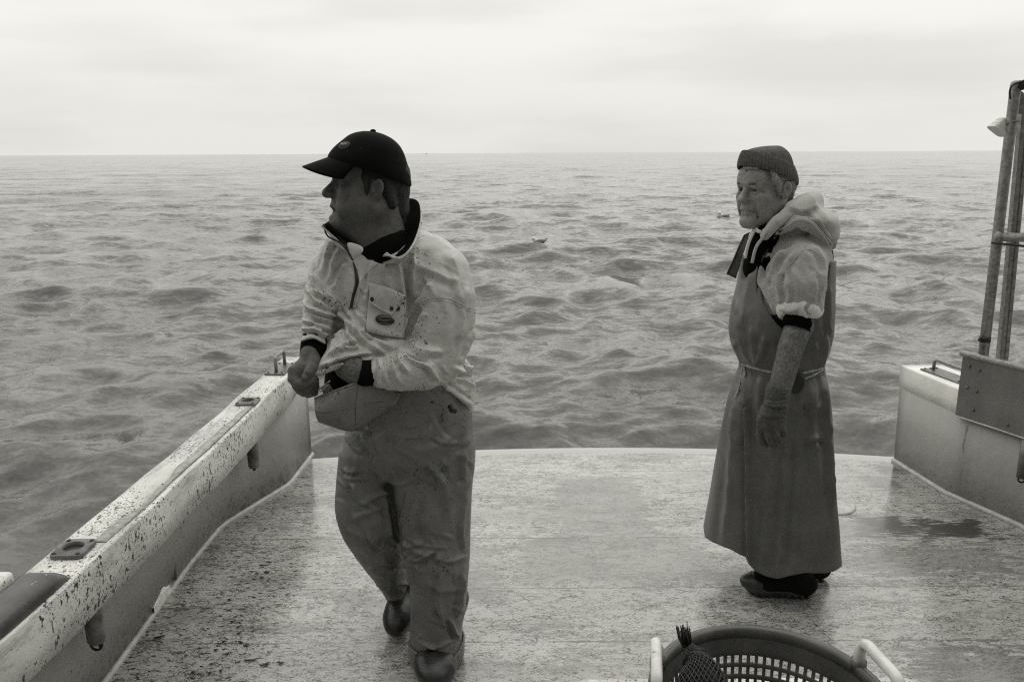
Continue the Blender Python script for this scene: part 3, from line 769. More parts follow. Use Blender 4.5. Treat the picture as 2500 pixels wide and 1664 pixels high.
        for q, ix in enumerate((I, J, K)):
            ax = s.ax[q]; V[:, q] = ax[ix] + acc[:, q] * (ax[ix + 1] - ax[ix])
        F = []
        m = sg[:-1, 1:-1, 1:-1] != sg[1:, 1:-1, 1:-1]; q = np.argwhere(m); i, j, k = q[:, 0], q[:, 1] + 1, q[:, 2] + 1
        f = np.stack([vid[i, j-1, k-1], vid[i, j, k-1], vid[i, j, k], vid[i, j-1, k]], 1); fl = sg[i, j, k]; f[~fl] = f[~fl][:, ::-1]; F.append(f)
        m = sg[1:-1, :-1, 1:-1] != sg[1:-1, 1:, 1:-1]; q = np.argwhere(m); i, j, k = q[:, 0] + 1, q[:, 1], q[:, 2] + 1
        f = np.stack([vid[i-1, j, k-1], vid[i-1, j, k], vid[i, j, k], vid[i, j, k-1]], 1); fl = sg[i, j, k]; f[~fl] = f[~fl][:, ::-1]; F.append(f)
        m = sg[1:-1, 1:-1, :-1] != sg[1:-1, 1:-1, 1:]; q = np.argwhere(m); i, j, k = q[:, 0] + 1, q[:, 1] + 1, q[:, 2]
        f = np.stack([vid[i-1, j-1, k], vid[i, j-1, k], vid[i, j, k], vid[i-1, j, k]], 1); fl = sg[i, j, k]; f[~fl] = f[~fl][:, ::-1]; F.append(f)
        F = np.concatenate(F)
        return Surf(V, F).relax(smooth)

def pchip(x, y, q):
    x = np.asarray(x, float); y = np.asarray(y, float); h = np.diff(x); dl = np.diff(y) / h; m = np.zeros_like(y)
    if len(x) > 2:
        w1 = 2 * h[1:] + h[:-1]; w2 = h[1:] + 2 * h[:-1]; ok = dl[:-1] * dl[1:] > 0
        m[1:-1] = np.where(ok, (w1 + w2) / (w1 / np.where(ok, dl[:-1], 1) + w2 / np.where(ok, dl[1:], 1)), 0)
    m[0], m[-1] = dl[0], dl[-1]
    i = np.clip(np.searchsorted(x, q) - 1, 0, len(x) - 2); t = (q - x[i]) / h[i]
    return (2*t**3-3*t**2+1)*y[i] + (t**3-2*t**2+t)*h[i]*m[i] + (-2*t**3+3*t**2)*y[i+1] + (t**3-t**2)*h[i]*m[i+1]

def _hash(ix, iy, iz, seed):
    n = (ix * 374761393 + iy * 668265263 + iz * 1440662683 + seed * 974634777) & 0xFFFFFFFF
    n = ((n ^ (n >> 13)) * 1274126177) & 0xFFFFFFFF
    return ((n ^ (n >> 16)) & 0xFFFFFF) / float(0x7FFFFF) - 1.0
def noise3(P, scale, seed=0, octaves=1, gain=0.5):
    """value noise in [-1, 1]"""
    P = np.asarray(P, float) * np.asarray(scale, float); out = 0; a = 1.0; tot = 0
    for o in range(octaves):
        i = np.floor(P).astype(np.int64); f = P - i; f = f * f * f * (f * (f * 6 - 15) + 10)
        v = 0
        for dx in (0, 1):
            for dy in (0, 1):
                for dz in (0, 1):
                    w = (f[:, 0] if dx else 1 - f[:, 0]) * (f[:, 1] if dy else 1 - f[:, 1]) * (f[:, 2] if dz else 1 - f[:, 2])
                    v = v + w * _hash(i[:, 0] + dx, i[:, 1] + dy, i[:, 2] + dz, seed + o * 17)
        out = out + a * v; tot += a; a *= gain; P = P * 2.03 + 11.3
    return out / tot

class Surf:
    def __init__(s, V, F): s.V = np.asarray(V, float); s.F = np.asarray(F)
    def nbr(s):
        e = np.concatenate([s.F[:, [a, b]] for a, b in ((0, 1), (1, 2), (2, 3), (3, 0))])
        e = np.concatenate([e, e[:, ::-1]]); return e[:, 0], e[:, 1]
    def relax(s, it, lam=0.5, mu=-0.52):
        if not it: return s
        a, b = s.nbr(); n = len(s.V); c = np.bincount(a, minlength=n).astype(float); c[c == 0] = 1
        for k in range(it):
            for w in (lam, mu):
                av = np.stack([np.bincount(a, s.V[b, q], n) for q in range(3)], 1) / c[:, None]
                s.V = s.V + w * (av - s.V)
        return s
    def normals(s):
        p = s.V[s.F]; fn = np.cross(p[:, 2] - p[:, 0], p[:, 3] - p[:, 1]); N = np.zeros_like(s.V)
        for q in range(3):
            w = fn[:, q]; N[:, q] = sum(np.bincount(s.F[:, k], w, len(s.V)) for k in range(4))
        return N / (np.linalg.norm(N, axis=1, keepdims=True) + 1e-12)
    def push(s, amt):
        s.V = s.V + s.normals() * np.asarray(amt)[:, None]; return s
    def wrinkle(s, amp, scale, seed=1, octaves=2):
        n = noise3(s.V, scale, seed, octaves); return s.push(amp * (1 - 2 * np.abs(n)) )
    def bumpy(s, amp, scale, seed=1, octaves=2):
        return s.push(amp * noise3(s.V, scale, seed, octaves))
    def folds(s, L, seed=0, gain=1.0):
        """creases drawn as polylines on the side of the garment that faces the deck: (points, width, height in mm)"""
        N = s.normals(); d = s.V - CP; d = d / np.linalg.norm(d, axis=1, keepdims=True)
        face = np.clip((-(N * d).sum(1) - 0.02) / 0.30, 0, 1)
        u, v = proj(s.V)
        jit = noise3(s.V, 26, seed + 5, 2) * 3.0
        amt = np.zeros(len(s.V))
        for pts, w, a in L:
            p = spline(np.array(pts, float), 5) if len(pts) > 2 else np.array(pts, float)
            lo = p.min(0) - 4 * w; hi = p.max(0) + 4 * w
            m = np.where((u > lo[0]) & (u < hi[0]) & (v > lo[1]) & (v < hi[1]) & (face > 0))[0]
            if not len(m): continue
            U, Vv = u[m] + jit[m] * min(1, w / 8), v[m] + jit[m] * min(1, w / 8)
            best = np.full(len(m), 1e9); sgn = np.zeros(len(m)); par = np.zeros(len(m)); n = len(p) - 1
            for i in range(n):
                ax_, ay_ = p[i]; bx, by = p[i+1] - p[i]; L2 = bx*bx + by*by + 1e-9
                t0 = ((U - ax_) * bx + (Vv - ay_) * by) / L2; t = np.clip(t0, 0, 1)
                dx, dy = U - ax_ - t * bx, Vv - ay_ - t * by; q = dx*dx + dy*dy
                k = q < best; best[k] = q[k]; sgn[k] = np.sign(bx * dy - by * dx)[k]; par[k] = ((i + t) / n)[k]
            x = np.sqrt(best) / w * sgn
            end = np.clip(np.minimum(par, 1 - par) * 7 + 0.18, 0, 1)
            prof = np.exp(-np.abs(x * 1.15) ** 1.35) - 0.62 * np.exp(-((x - 1.35) / 0.8) ** 2)
            amt[m] += a * 0.001 * prof * end
        return s.push(amt * face * gain)
    def keep(s, mask):
        """keep faces whose four corners pass"""
        f = s.F[mask[s.F].all(1)]; used = np.unique(f); mp_ = np.full(len(s.V), -1); mp_[used] = np.arange(len(used))
        return Surf(s.V[used], mp_[f])
    def build(s, name, mat, parent): return mk(name, s.V, s.F, mat, parent)

def rand_folds(seed, n, box, ang, spread, length, w, amp):
    """small random creases, slightly bowed"""
    g = np.random.default_rng(seed); out = []
    for _ in range(n):
        a = math.radians(ang + g.normal(0, spread)); L = length * g.uniform(0.5, 1.2); c = np.array([g.uniform(box[0], box[2]), g.uniform(box[1], box[3])])
        d = np.array([math.cos(a), math.sin(a)]) * L / 2; m = np.array([-d[1], d[0]]) * g.normal(0, 0.25)
        out.append(([tuple(c - d), tuple(c + m), tuple(c + d)], w * g.uniform(0.7, 1.3), amp * g.choice([1, 1, -0.7]) * g.uniform(0.5, 1.2)))
    return out

class Frame:
    """a head, hand or other local frame: right, forward, up at an origin, with a scale"""
    def __init__(s, o, fwd, up, sc=1.0):
        f = np.asarray(fwd, float); f /= np.linalg.norm(f); u = np.asarray(up, float); u = u - f * (u @ f); u /= np.linalg.norm(u)
        s.R = np.stack([np.cross(f, u), f, u], 1); s.o = np.asarray(o, float); s.sc = sc
    def __call__(s, *p): 
        p = np.asarray(p, float); return s.o + s.sc * (p @ s.R.T) if p.ndim == 1 else s.o + s.sc * (p @ s.R.T)
    def pts(s, L): return np.array([s(*p) for p in L])
    def inv(s, P): return ((np.asarray(P) - s.o) @ s.R) / s.sc
def wl(L): return np.array([W(*p) for p in L])
def rows(L):
    """(v, left, right, depth, half-thickness) -> loft rows in metres"""
    out = []
    for v, l, r, y, b in L:
        a, c = W(l, v, y), W(r, v, y); out.append(((a[2] + c[2]) / 2, a[0], c[0], y, b))
    return out

def sculpt_head(F, H, o):
    """adult head into a field; H is the head frame, o a dict of proportions"""
    s = H.sc; R = H.R
    def E(c, r, k=0.012, op='add', rot=None): F.ell(H(*c), np.array(r) * s, R if rot is None else R @ rot, k * s, op)
    def Ch(L, r, k=0.008, op='add'): F.chain(H.pts(L), np.array(r) * s, k * s, op)
    fat = o.get('fat', 0.0)
    E((0, -0.012, 0.036), (0.076, 0.097, 0.085))
    E((0, 0.030, -0.030), (0.064 + 0.006 * fat, 0.064, 0.080), 0.03)
    for x in (-1, 1):
        Ch([(x * 0.058, -0.004, -0.055), (x * 0.046, 0.030, -0.088), (x * 0.016, 0.072, -0.108)], [0.018 + .006 * fat, 0.020 + .006 * fat, 0.019], 0.03)
        E((x * 0.044, 0.058, -0.022), (0.026, 0.026, 0.024), 0.02)                       # cheekbone
        E((x * 0.045, 0.048, -0.060), (o.get('cheek', 0.024) + 0.007 * fat, 0.028 + 0.007 * fat, 0.030), 0.025)
    E((0, 0.079 + o.get('chin', 0), -0.104), (0.024, 0.020, 0.019), 0.02)                                    # chin
    Ch([(-0.040, 0.072, 0.022), (-0.016, 0.084, 0.020), (0.016, 0.084, 0.020), (0.040, 0.072, 0.022)], 0.0135 + o.get('brow', 0), 0.016)      # brow
    E((0, 0.070, 0.050), (0.055, 0.024, 0.034), 0.03)                                     # forehead
    for x in (-1, 1):
        E((x * 0.031, 0.094, 0.003), (0.017 + o.get('sock', 0), 0.015 + o.get('sock', 0), 0.0115 + 0.6 * o.get('sock', 0)), 0.012, 'cut')              # sockets
        E((x * 0.032, 0.073, 0.002), (0.0145, 0.0145, 0.0135), 0.004)                    # lids over the eye
    Ch([(0, 0.086, 0.014), (0, 0.097, -0.006), (0, 0.110, -0.026)], [0.0085, 0.0105, 0.0135], 0.010)                          # nose
    E((0, 0.112, -0.031), (0.0145, 0.0135, 0.0115), 0.006)
    for x in (-1, 1):
        E((x * 0.0145, 0.098, -0.033), (0.0085, 0.0125, 0.0085), 0.006)
        E((x * 0.0085, 0.106, -0.044), (0.004, 0.006, 0.005), 0.004, 'cut')
    E((0, 0.076, -0.060), (0.030, 0.023, 0.024), 0.015)                                  # muzzle
    op = o.get('open', 0.0)
    Ch([(-0.024, 0.080, -0.066), (-0.010, 0.094, -0.0605), (0, 0.0955, -0.062), (0.010, 0.094, -0.0605), (0.024, 0.080, -0.066)], [0.004, 0.0062, 0.0062, 0.0062, 0.004], 0.005)
    Ch([(-0.022, 0.080, -0.070 - op), (-0.009, 0.092, -0.0755 - op), (0.009, 0.092, -0.0755 - op), (0.022, 0.080, -0.070 - op)], [0.0045, 0.0072, 0.0072, 0.0045], 0.005)
    fr = o.get('frown', 0)
    Ch([(-0.028 - op * .2, 0.081, -0.0665 - op * .35 - fr), (-0.010, 0.102, -0.0678 - op * .5), (0.010, 0.102, -0.0678 - op * .5), (0.028 + op * .2, 0.081, -0.0665 - op * .35 - fr)], [0.0018 + 0.2 * op, 0.0018 + 0.42 * op, 0.0018 + 0.42 * op, 0.0018 + 0.2 * op], 0.003, 'cut')
    for L, r in o.get('lines', []):
        for x in (-1, 1): Ch([(x * a, b, c) for a, b, c in L], r, 0.005, 'cut')
    for x in (-1, 1):                                                                    # ears
        rot = np.array([[math.cos(x * 0.32), -math.sin(x * 0.32), 0], [math.sin(x * 0.32), math.cos(x * 0.32), 0], [0, 0, 1]]) @ np.array([[1, 0, 0], [0, math.cos(0.2), -math.sin(0.2)], [0, math.sin(0.2), math.cos(0.2)]])
        E((x * 0.081, -0.010, -0.002), (0.0085, 0.0175, 0.031), 0.006, 'add', rot)
        E((x * 0.090, -0.007, 0.002), (0.0085, 0.0095, 0.020), 0.003, 'cut', rot)
        E((x * 0.083, -0.001, -0.008), (0.006, 0.005, 0.007), 0.004)
    n = o.get('neck', 0.058)
    F.chain(H.pts([(0, -0.024, -0.05), (0, -0.040, -0.12), (0, -0.052, -0.20)]), np.array([n, n, n * 1.1]) * s, 0.03)
    if fat > 0.5:
        E((0, 0.034, -0.122), (0.056, 0.052, 0.030), 0.03)
        E((0, 0.002, -0.135), (0.064, 0.055, 0.034), 0.03)
class DMap:
    """where a ray through a photo pixel meets the near side of a surface"""
    def __init__(s, surf, cell=5):
        s.c = cell; N = surf.normals(); d = surf.V - CP; t = d @ FW; f = (N * d).sum(1) < 0
        u, v = proj(surf.V); s.m = {}
        for a, b, q in zip((u[f] / cell).astype(int), (v[f] / cell).astype(int), t[f]):
            k = (a, b); o = s.m.get(k)
            if o is None: s.m[k] = [q, q, 1]
            elif q < o[0] - 0.05: s.m[k] = [q, q, 1]
            elif q < o[0] + 0.05: o[1] += q; o[2] += 1; o[0] = min(o[0], q)
    def t(s, u, v):
        x, y = u / s.c - 0.5, v / s.c - 0.5; a, b = int(math.floor(x)), int(math.floor(y)); w = 0; r = 0
        for R in (2, 4, 8, 14):
            for i in range(a - R + 1, a + R + 1):
                for j in range(b - R + 1, b + R + 1):
                    o = s.m.get((i, j))
                    if o: q = math.exp(-((i - x) ** 2 + (j - y) ** 2) / (0.35 * R * R)); w += q; r += q * o[1] / o[2]
            if w > 1e-6: break
        return r / w
    def __call__(s, u, v, off=0.0):
        return CP + ray(u, v) * (s.t(u, v) - off)
    def line(s, L, n=6, off=0.001):
        p = spline(np.array(L, float), n) if len(L) > 2 else np.array([np.array(L[0]) + (np.array(L[1]) - np.array(L[0])) * k / n for k in range(n + 1)], float)
        return [s(a, b, off) for a, b in p]
    def patch(s, A, B, n=10, m=6, off=0.003, dome=0.0):
        """grid between two boundary polylines in the picture plane, lying on the surface"""
        A = np.array(A, float); B = np.array(B, float)
        def rs(P, n):
            t = np.linspace(0, len(P) - 1, n); return np.stack([np.interp(t, np.arange(len(P)), P[:, k]) for k in (0, 1)], 1)
        A, B = rs(A, n), rs(B, n); G = []
        for j in range(m):
            q = j / (m - 1); R = A + (B - A) * q
            G.append([s(a, b, off + dome * math.sin(math.pi * q) * math.sin(math.pi * (0.08 + 0.84 * i / (n - 1)))) for i, (a, b) in enumerate(R)])
        return np.array(G)

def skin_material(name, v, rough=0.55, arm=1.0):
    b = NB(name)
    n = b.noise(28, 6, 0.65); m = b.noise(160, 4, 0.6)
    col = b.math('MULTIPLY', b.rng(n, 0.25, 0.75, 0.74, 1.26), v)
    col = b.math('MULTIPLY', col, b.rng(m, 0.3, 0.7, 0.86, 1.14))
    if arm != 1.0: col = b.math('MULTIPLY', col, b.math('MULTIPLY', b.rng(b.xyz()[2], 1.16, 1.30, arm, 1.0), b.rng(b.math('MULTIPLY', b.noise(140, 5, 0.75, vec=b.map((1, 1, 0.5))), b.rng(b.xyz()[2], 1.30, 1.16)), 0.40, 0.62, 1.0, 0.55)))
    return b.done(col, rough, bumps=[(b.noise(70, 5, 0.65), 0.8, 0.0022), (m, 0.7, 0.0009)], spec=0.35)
def oilskin(name, v, speck, rough=0.42, dark=0.03, gate=None):
    b = NB(name)
    n = b.noise(6, 6, 0.65); s = b.noise(22, 6, 0.7)
    col = b.math('MULTIPLY', b.rng(n, 0.25, 0.75, 0.74 if v < 0.3 else 0.84, 1.20 if v < 0.3 else 1.12), v)
    col = b.mix(b.math('MULTIPLY', b.rng(s, 0.52, 0.70), 0.42), col, v * 0.45)
    col = b.mix(b.math('MULTIPLY', b.rng(b.noise(13, 6, 0.7, vec=b.map((1, 1, 0.3), loc=(7, 1, 2))), 0.55, 0.72), 0.30), col, v * 0.5)
    dens = b.math('MULTIPLY', b.rng(b.noise(5.5, 3, 0.6, vec=b.map(loc=(2, 5, 1))), 0.40, 0.62), speck)
    if gate: dens = b.math('MULTIPLY', dens, b.rng(b.xyz()[0], gate[0], gate[1], gate[2], 1.0))
    col = specks(b, col, dark, 120, 0.775, dens=dens, soft=0.02)
    col = specks(b, col, dark, 240, 0.80, dens=b.math('MULTIPLY', dens, 1.1), soft=0.03)
    return b.done(col, rough, bumps=[(b.noise(30, 5, 0.6), 0.5, 0.003), (b.noise(150, 4), 0.4, 0.0007)], spec=0.5)
def knit(name, v, sc=260):
    b = NB(name)
    w = b.n('ShaderNodeTexWave', wave_type='BANDS', bands_direction='DIAGONAL'); b.l(b.vec, w.inputs[0]); w.inputs['Scale'].default_value = sc; w.inputs['Distortion'].default_value = 1.5
    col = b.math('MULTIPLY', b.rng(b.noise(120, 4), 0.3, 0.7, 0.7, 1.3), v)
    return b.done(col, 0.85, bumps=[(w.outputs[1], 0.7, 0.0015), (b.noise(300, 3), 0.6, 0.001)], spec=0.25 if v > 0.03 else 0.08, sheen=0.15 if v > 0.03 else 0.0)

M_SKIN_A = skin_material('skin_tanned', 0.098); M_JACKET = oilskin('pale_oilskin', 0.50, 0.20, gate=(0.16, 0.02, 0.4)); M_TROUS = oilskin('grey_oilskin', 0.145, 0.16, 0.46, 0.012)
M_KNIT = knit('black_knit', 0.005)
def capcloth():
    b = NB('black_cap_cloth'); col = b.math('MULTIPLY', b.rng(b.noise(60, 5), 0.3, 0.7, 0.7, 1.3), 0.0035)
    col = specks(b, col, 0.16, 170, 0.775, dens=b.math('MULTIPLY', b.rng(b.noise(9, 3), 0.45, 0.65), 0.10))
    return b.done(col, 0.8, b.noise(200, 3), dist=0.0008, spec=0.10)
M_CAPCLOTH = capcloth()
M_HAIR = simple('dark_hair', 0.022, 0.6, 0.7, 220, 0.004)
M_BOOT = simple('black_boot_rubber', 0.022, 0.30, 0.4, 40, 0.0008)
M_LINING = simple('black_fleece_lining', 0.0035, 0.95, 0.3, 200, 0.0012, spec=0.06)
M_TEETH = simple('tooth_enamel', 0.6, 0.25, 0.05, 60)
M_EYE = simple('eye_dark', 0.03, 0.12, 0.3, 300, 0.0)
M_WHITEMARK = simple('pale_thread', 0.45, 0.7, 0.2, 200)
M_GLOVE = knit('grey_glove_knit', 0.15, 330)

def boot(P, heel, toe, ank, w, mat):
    heel, toe, ank = map(lambda p: np.asarray(p, float), (heel, toe, ank))
    d = toe - heel; L = np.linalg.norm(d); d /= L; up_ = ank - heel; up_ -= d * (up_ @ d); up_ /= np.linalg.norm(up_)
    lo = np.minimum(np.minimum(heel, toe), ank) - 0.09; hi = np.maximum(np.maximum(heel, toe), ank) + 0.09
    F = Field(lo, hi, 0.004); Fr = Frame(heel, d, up_)
    F.ell(Fr(0, L * 0.70, 0.045), (w, L * 0.33, 0.048), Fr.R, 0.02); F.ell(Fr(0, L * 0.22, 0.05), (w * 0.82, L * 0.24, 0.055), Fr.R, 0.02)
    F.chain([Fr(0, L * 0.45, 0.055), Fr(0, L * 0.28, 0.12), ank], [0.045, 0.050, 0.052], 0.03)
    F.plane(Fr(0, 0, 0.004), -Fr.R[:, 2], 0.006)
    S = F.mesh(2); q = Fr.inv(S.V); S.push(0.0045 * np.exp(-((q[:, 2] - 0.016) / 0.010) ** 2)); S.wrinkle(0.0012, 22, 3)
    return S.build('boot', mat, P)

def build_young():
    P = thing('person', (-0.33, 2.40, 0), 'stout fisherman in a black cap and pale speckled smock, tugging at its hem', 'person')
    HY = 2.40; yaw = math.radians(17); pit = math.radians(8)
    fw = np.array([-math.cos(yaw) * math.cos(pit), -math.sin(yaw) * math.cos(pit), math.sin(pit)]); up = np.array([math.cos(yaw) * math.sin(pit), math.sin(yaw) * math.sin(pit), math.cos(pit)])
    H = Frame((0, 0, 0), fw, up, 1.075)
    H.o = W(919, 464, HY - 0.075) - (H(-0.082, -0.009, -0.003))
    # ---- body: one surface from head to feet, hands included
    z = np.concatenate([np.arange(0.02, 0.98, 0.014), np.arange(0.98, 1.20, 0.0028), np.arange(1.20, 1.36, 0.008), np.arange(1.36, 1.80, 0.0026)])
    F = Field((-0.66, 2.08, 0), (-0.02, 2.80, 1.8), 0.0028, z)
    lines = [([(0.020, 0.099, -0.040), (0.034, 0.084, -0.056), (0.038, 0.078, -0.074)], 0.0022),
             ([(0.046, 0.082, 0.006), (0.056, 0.070, 0.010)], 0.0015), ([(0.046, 0.080, -0.002), (0.057, 0.069, -0.007)], 0.0015)]
    sculpt_head(F, H, dict(fat=1.35, neck=0.070, open=0.018, chin=-0.004, lines=lines))
    nb = H(0, -0.045, -0.18)
    F.chain([nb, W(955, 650, 2.45), W(950, 800, 2.45), W(985, 1000, 2.45)], [0.07, 0.08, 0.09, 0.09], 0.05)
    F.chain([W(955, 640, 2.42), W(1075, 665, 2.42), W(1078, 860, 2.37), W(990, 903, 2.28), W(905, 908, 2.24), W(850, 902, 2.23)], [0.07, 0.05, 0.045, 0.038, 0.030, 0.03], 0.03)
    F.chain([W(955, 640, 2.42), W(815, 650, 2.38), W(778, 740, 2.31), W(767, 830, 2.25), W(760, 868, 2.222)], [0.07, 0.036, 0.029, 0.027, 0.027], 0.03)
    F.chain([W(1030, 1020, 2.43), W(1060, 1180, 2.42), W(1065, 1350, 2.39), W(1065, 1560, 2.36)], [0.10, 0.08, 0.06, 0.045], 0.03)
    F.chain([W(930, 1020, 2.45), W(895, 1180, 2.44), W(905, 1290, 2.46), W(985, 1460, 2.66)], [0.10, 0.075, 0.055, 0.04], 0.03)
    # bare fist gripping the hem
    F.chain(wl([(759, 862, 2.224), (757, 880, 2.215), (748, 898, 2.205), (738, 914, 2.200)]), [0.026, 0.029, 0.033, 0.031], 0.014)
    F.ell(W(735, 908, 2.198), (0.032, 0.024, 0.030), None, 0.012)
    F.chain(wl([(768, 880, 2.195), (762, 898, 2.172), (754, 909, 2.160)]), [0.0185, 0.0160, 0.0140], 0.009)
    F.chain(wl([(754, 909, 2.160), (748, 918, 2.156), (744, 925, 2.158)]), [0.0140, 0.0128, 0.0105], 0.003)
    F.chain(wl([(716, 904, 2.182), (715, 925, 2.168), (728, 938, 2.160)]), [0.0155, 0.0148, 0.0140], 0.007)
    F.chain(wl([(728, 938, 2.160), (744, 936, 2.160), (760, 928, 2.168), (769, 916, 2.176)]), [0.0138, 0.0130, 0.0118, 0.009], 0.003)
    for q, (kx, ky, my, ty) in enumerate(((716, 918, 948, 936), (722, 930, 957, 945), (732, 940, 961, 951))):
        d = 0.018 * (q + 1)
        F.chain(wl([(kx, ky, 2.180 + d), (kx + 9, my - 6, 2.166 + d * .9), (kx + 20, my, 2.166 + d * .85)]), [0.0142 - q * .0008] * 3, 0.004)
        F.chain(wl([(kx + 20, my, 2.166 + d * .85), (kx + 36, my - 2, 2.172 + d * .7), (771 + q, ty - 8, 2.178 + d * .7)]), [0.0138 - q * .0010, 0.0125 - q * .001, 0.0098 - q * .0006], 0.003)
    # gloved hand's bones, tucked behind the hem
    F.chain(wl([(860, 900, 2.235), (840, 893, 2.25), (822, 888, 2.27)]), [0.034, 0.03, 0.018], 0.02)
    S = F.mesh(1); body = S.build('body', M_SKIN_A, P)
    nail = MB(); nc = W(742.5, 920, 2.1425); nail.ell(nc, (0.0072, 0.0022, 0.0062), 12, 8)
    nail.build('thumbnail', simple('nail', 0.16, 0.3, 0.1, 80), body)
    for x in (-1, 1):
        MB().ell(H(x * 0.032, 0.0865, -0.001), (0.0075, 0.0048, 0.0022), 12, 8, H.R).build('eye', M_EYE, body)
        eb = MB().tube(spline(H.pts([(x * 0.016, 0.0955, 0.0195), (x * 0.032, 0.089, 0.0225), (x * 0.048, 0.072, 0.0185)]), 5), 0.0036, 8); eb.build('eyebrow', M_HAIR, body)
    MB().tube(H.pts([(-0.017, 0.084, -0.0655), (0, 0.0905, -0.0652), (0.017, 0.084, -0.0655)]), 0.0032, 8).build('teeth', M_TEETH, body)
    # ---- hair
    s = H.sc
    F = Field(H.o - 0.16, H.o + np.array([0.16, 0.16, 0.14]), 0.0026)
    F.ell(H(0, -0.014, 0.034), np.array([0.0795, 0.0965, 0.086]) * s, H.R, 0.01)
    F.chain(H.pts([(0, -0.064, -0.01), (0, -0.072, -0.05), (0, -0.072, -0.078)]), np.array([0.048, 0.044, 0.038]) * s, 0.02)
    for x in (-1, 1): F.chain(H.pts([(x * 0.066, -0.036, 0.020), (x * 0.062, -0.044, -0.010), (x * 0.056, -0.056, -0.034)]), np.array([0.014, 0.0175, 0.018]) * s, 0.012)
    for x in (-1, 1): F.chain(H.pts([(x * 0.070, 0.022, 0.028), (x * 0.0725, 0.016, 0.000), (x * 0.0715, 0.014, -0.020)]), np.array([0.010, 0.0075, 0.004]) * s, 0.006)
    S = F.mesh(1); Q = H.inv(S.V)
    S.V += S.normals() * (0.0022 * noise3(Q, (190, 190, 22), 4, 2))[:, None]
    keep = (Q[:, 1] < np.where(Q[:, 2] > 0.012, 0.034, -0.018 + 0.6 * np.minimum(0, Q[:, 2] + 0.03))) | ((Q[:, 1] < 0.030) & (np.abs(Q[:, 0]) > 0.064) & (Q[:, 1] > 0.006))
    keep &= ~((np.abs(Q[:, 0]) > 0.055) & (Q[:, 1] > -0.026) & (Q[:, 1] < 0.004) & (Q[:, 2] < 0.024))
    S.keep(keep).build('hair', M_HAIR, P)
    # ---- cap
    n = 64; rings = []
    def base(ph):
        f = math.cos(ph); return np.array([0.0915 * math.sin(ph), 0.0 + (0.116 if f > 0 else 0.112) * f, 0.046 + (0.021 if f > 0 else 0.024) * f])
    prof = [(1.0, -0.04), (1.006, 0.04), (0.995, 0.16), (0.955, 0.32), (0.885, 0.49), (0.79, 0.64), (0.66, 0.78), (0.48, 0.895), (0.27, 0.97), (0.08, 1.0), (0.0, 1.0)]
    for k, t in prof:
        ring = []
        for i in range(n):
            ph = 2 * math.pi * i / n; b = base(ph); c = np.array([0, 0.004 * t, 0.0])
            rad = (b - c) * np.array([1, 1, 0]); pan = 1 + 0.014 * abs(math.cos(3 * ph)) ** 0.4 - 0.008
            dent = 0.010 * math.sin(3 * ph + 2.0) * math.sin(math.pi * t) * math.sin(7 * t + 2 * ph)
            slump = (1 - 0.15 * min(1, max(0, t) / 0.6) * max(0, math.cos(ph))) * (1 - 0.07 * math.sin(math.pi * min(1, t * 1.1)) * max(0, -math.cos(ph)))
            q = c + rad * k * (pan + dent) * slump; q[2] = b[2] + (0.148 - b[2]) * t; ring.append(H(*q))
        rings.append(ring)
    R = np.array(rings); R2 = np.array([spline(R[:, j], 4) for j in range(n)]).transpose(1, 0, 2)
    m = MB().grid(R2, closed_u=True)
    cap = m.build('cap', M_CAPCLOTH, P, solid=0.004)
    bt = R2[-1].mean(0); MB().ell(bt + H.R[:, 2] * 0.003, (0.009, 0.009, 0.006), 14, 8).build('button', M_CAPCLOTH, cap)
    G = []
    for i in range(29):
        ph = math.radians(-62 + 124 * i / 28); b = base(ph) * 1.0; row = []
        L = 0.064 * max(0.0, math.cos(ph * 1.3)) ** 0.55 + 0.002
        for j in range(10):
            t = j / 9; p = b + np.array([0.12 * math.sin(ph) * L * t, L * t, 0.0]); p[2] = b[2] - 0.002 - 0.032 * t * (L / 0.064) - 3.8 * p[0] ** 2 * (0.04 + 0.96 * t) ; row.append(H(*p))
        G.append(row)
    MB().grid(np.array(G)).build('visor', M_CAPCLOTH, cap, solid=0.0045)
    for a in (0.5, -0.5, 1.6, -1.6, 2.7, -2.7):
        j = int((a % (2 * math.pi)) / (2 * math.pi) * n); MB().tube([R2[k][j] for k in range(4, len(R2) - 1)], 0.0016, 6).build('panel_seam', M_CAPCLOTH, cap)
    # round emblem with a few stitched strokes on the front panel
    je = int(math.radians(-30) % (2 * math.pi) / (2 * math.pi) * n); ce = R2[15][je]
    nn = np.cross(R2[15][je + 1] - R2[15][je - 1], R2[17][je] - R2[13][je]); nn *= np.sign(nn @ (ce - H(0, 0, 0.08))); nn /= np.linalg.norm(nn); ux = np.cross([0, 0, 1.0], nn); ux /= np.linalg.norm(ux); uy = np.cross(nn, ux)
    em = MB(); ring = [[ce + nn * (0.0055 - 0.0035 * k ** 3) + k * (0.020 * math.cos(t) * ux + 0.015 * math.sin(t) * uy) for t in np.arange(28) * 2 * math.pi / 28] for k in (1.0, 0.9, 0.5, 0.02)]
    em.grid(np.array(ring), closed_u=True); emb = em.build('emblem', simple('emblem_cloth', 0.03, 0.8, 0.3, 150, 0.001), cap)
    st = MB(); stroke = lambda a, b: st.tube([ce + nn * 0.0066 + a[0] * ux + a[1] * uy, ce + nn * 0.0066 + b[0] * ux + b[1] * uy], 0.0009, 6)
    for a, b in (((-0.012, -0.005), (-0.009, 0.005)), ((-0.009, 0.005), (-0.006, -0.005)), ((-0.003, -0.005), (-0.003, 0.003)), ((-0.003, 0.0), (0.002, 0.0)), ((0.002, 0.004), (0.002, -0.005)), ((0.005, -0.003), (0.012, 0.004)), ((0.006, 0.003), (0.011, -0.004))): stroke(a, b)
    st.build('stitching', M_WHITEMARK, cap)
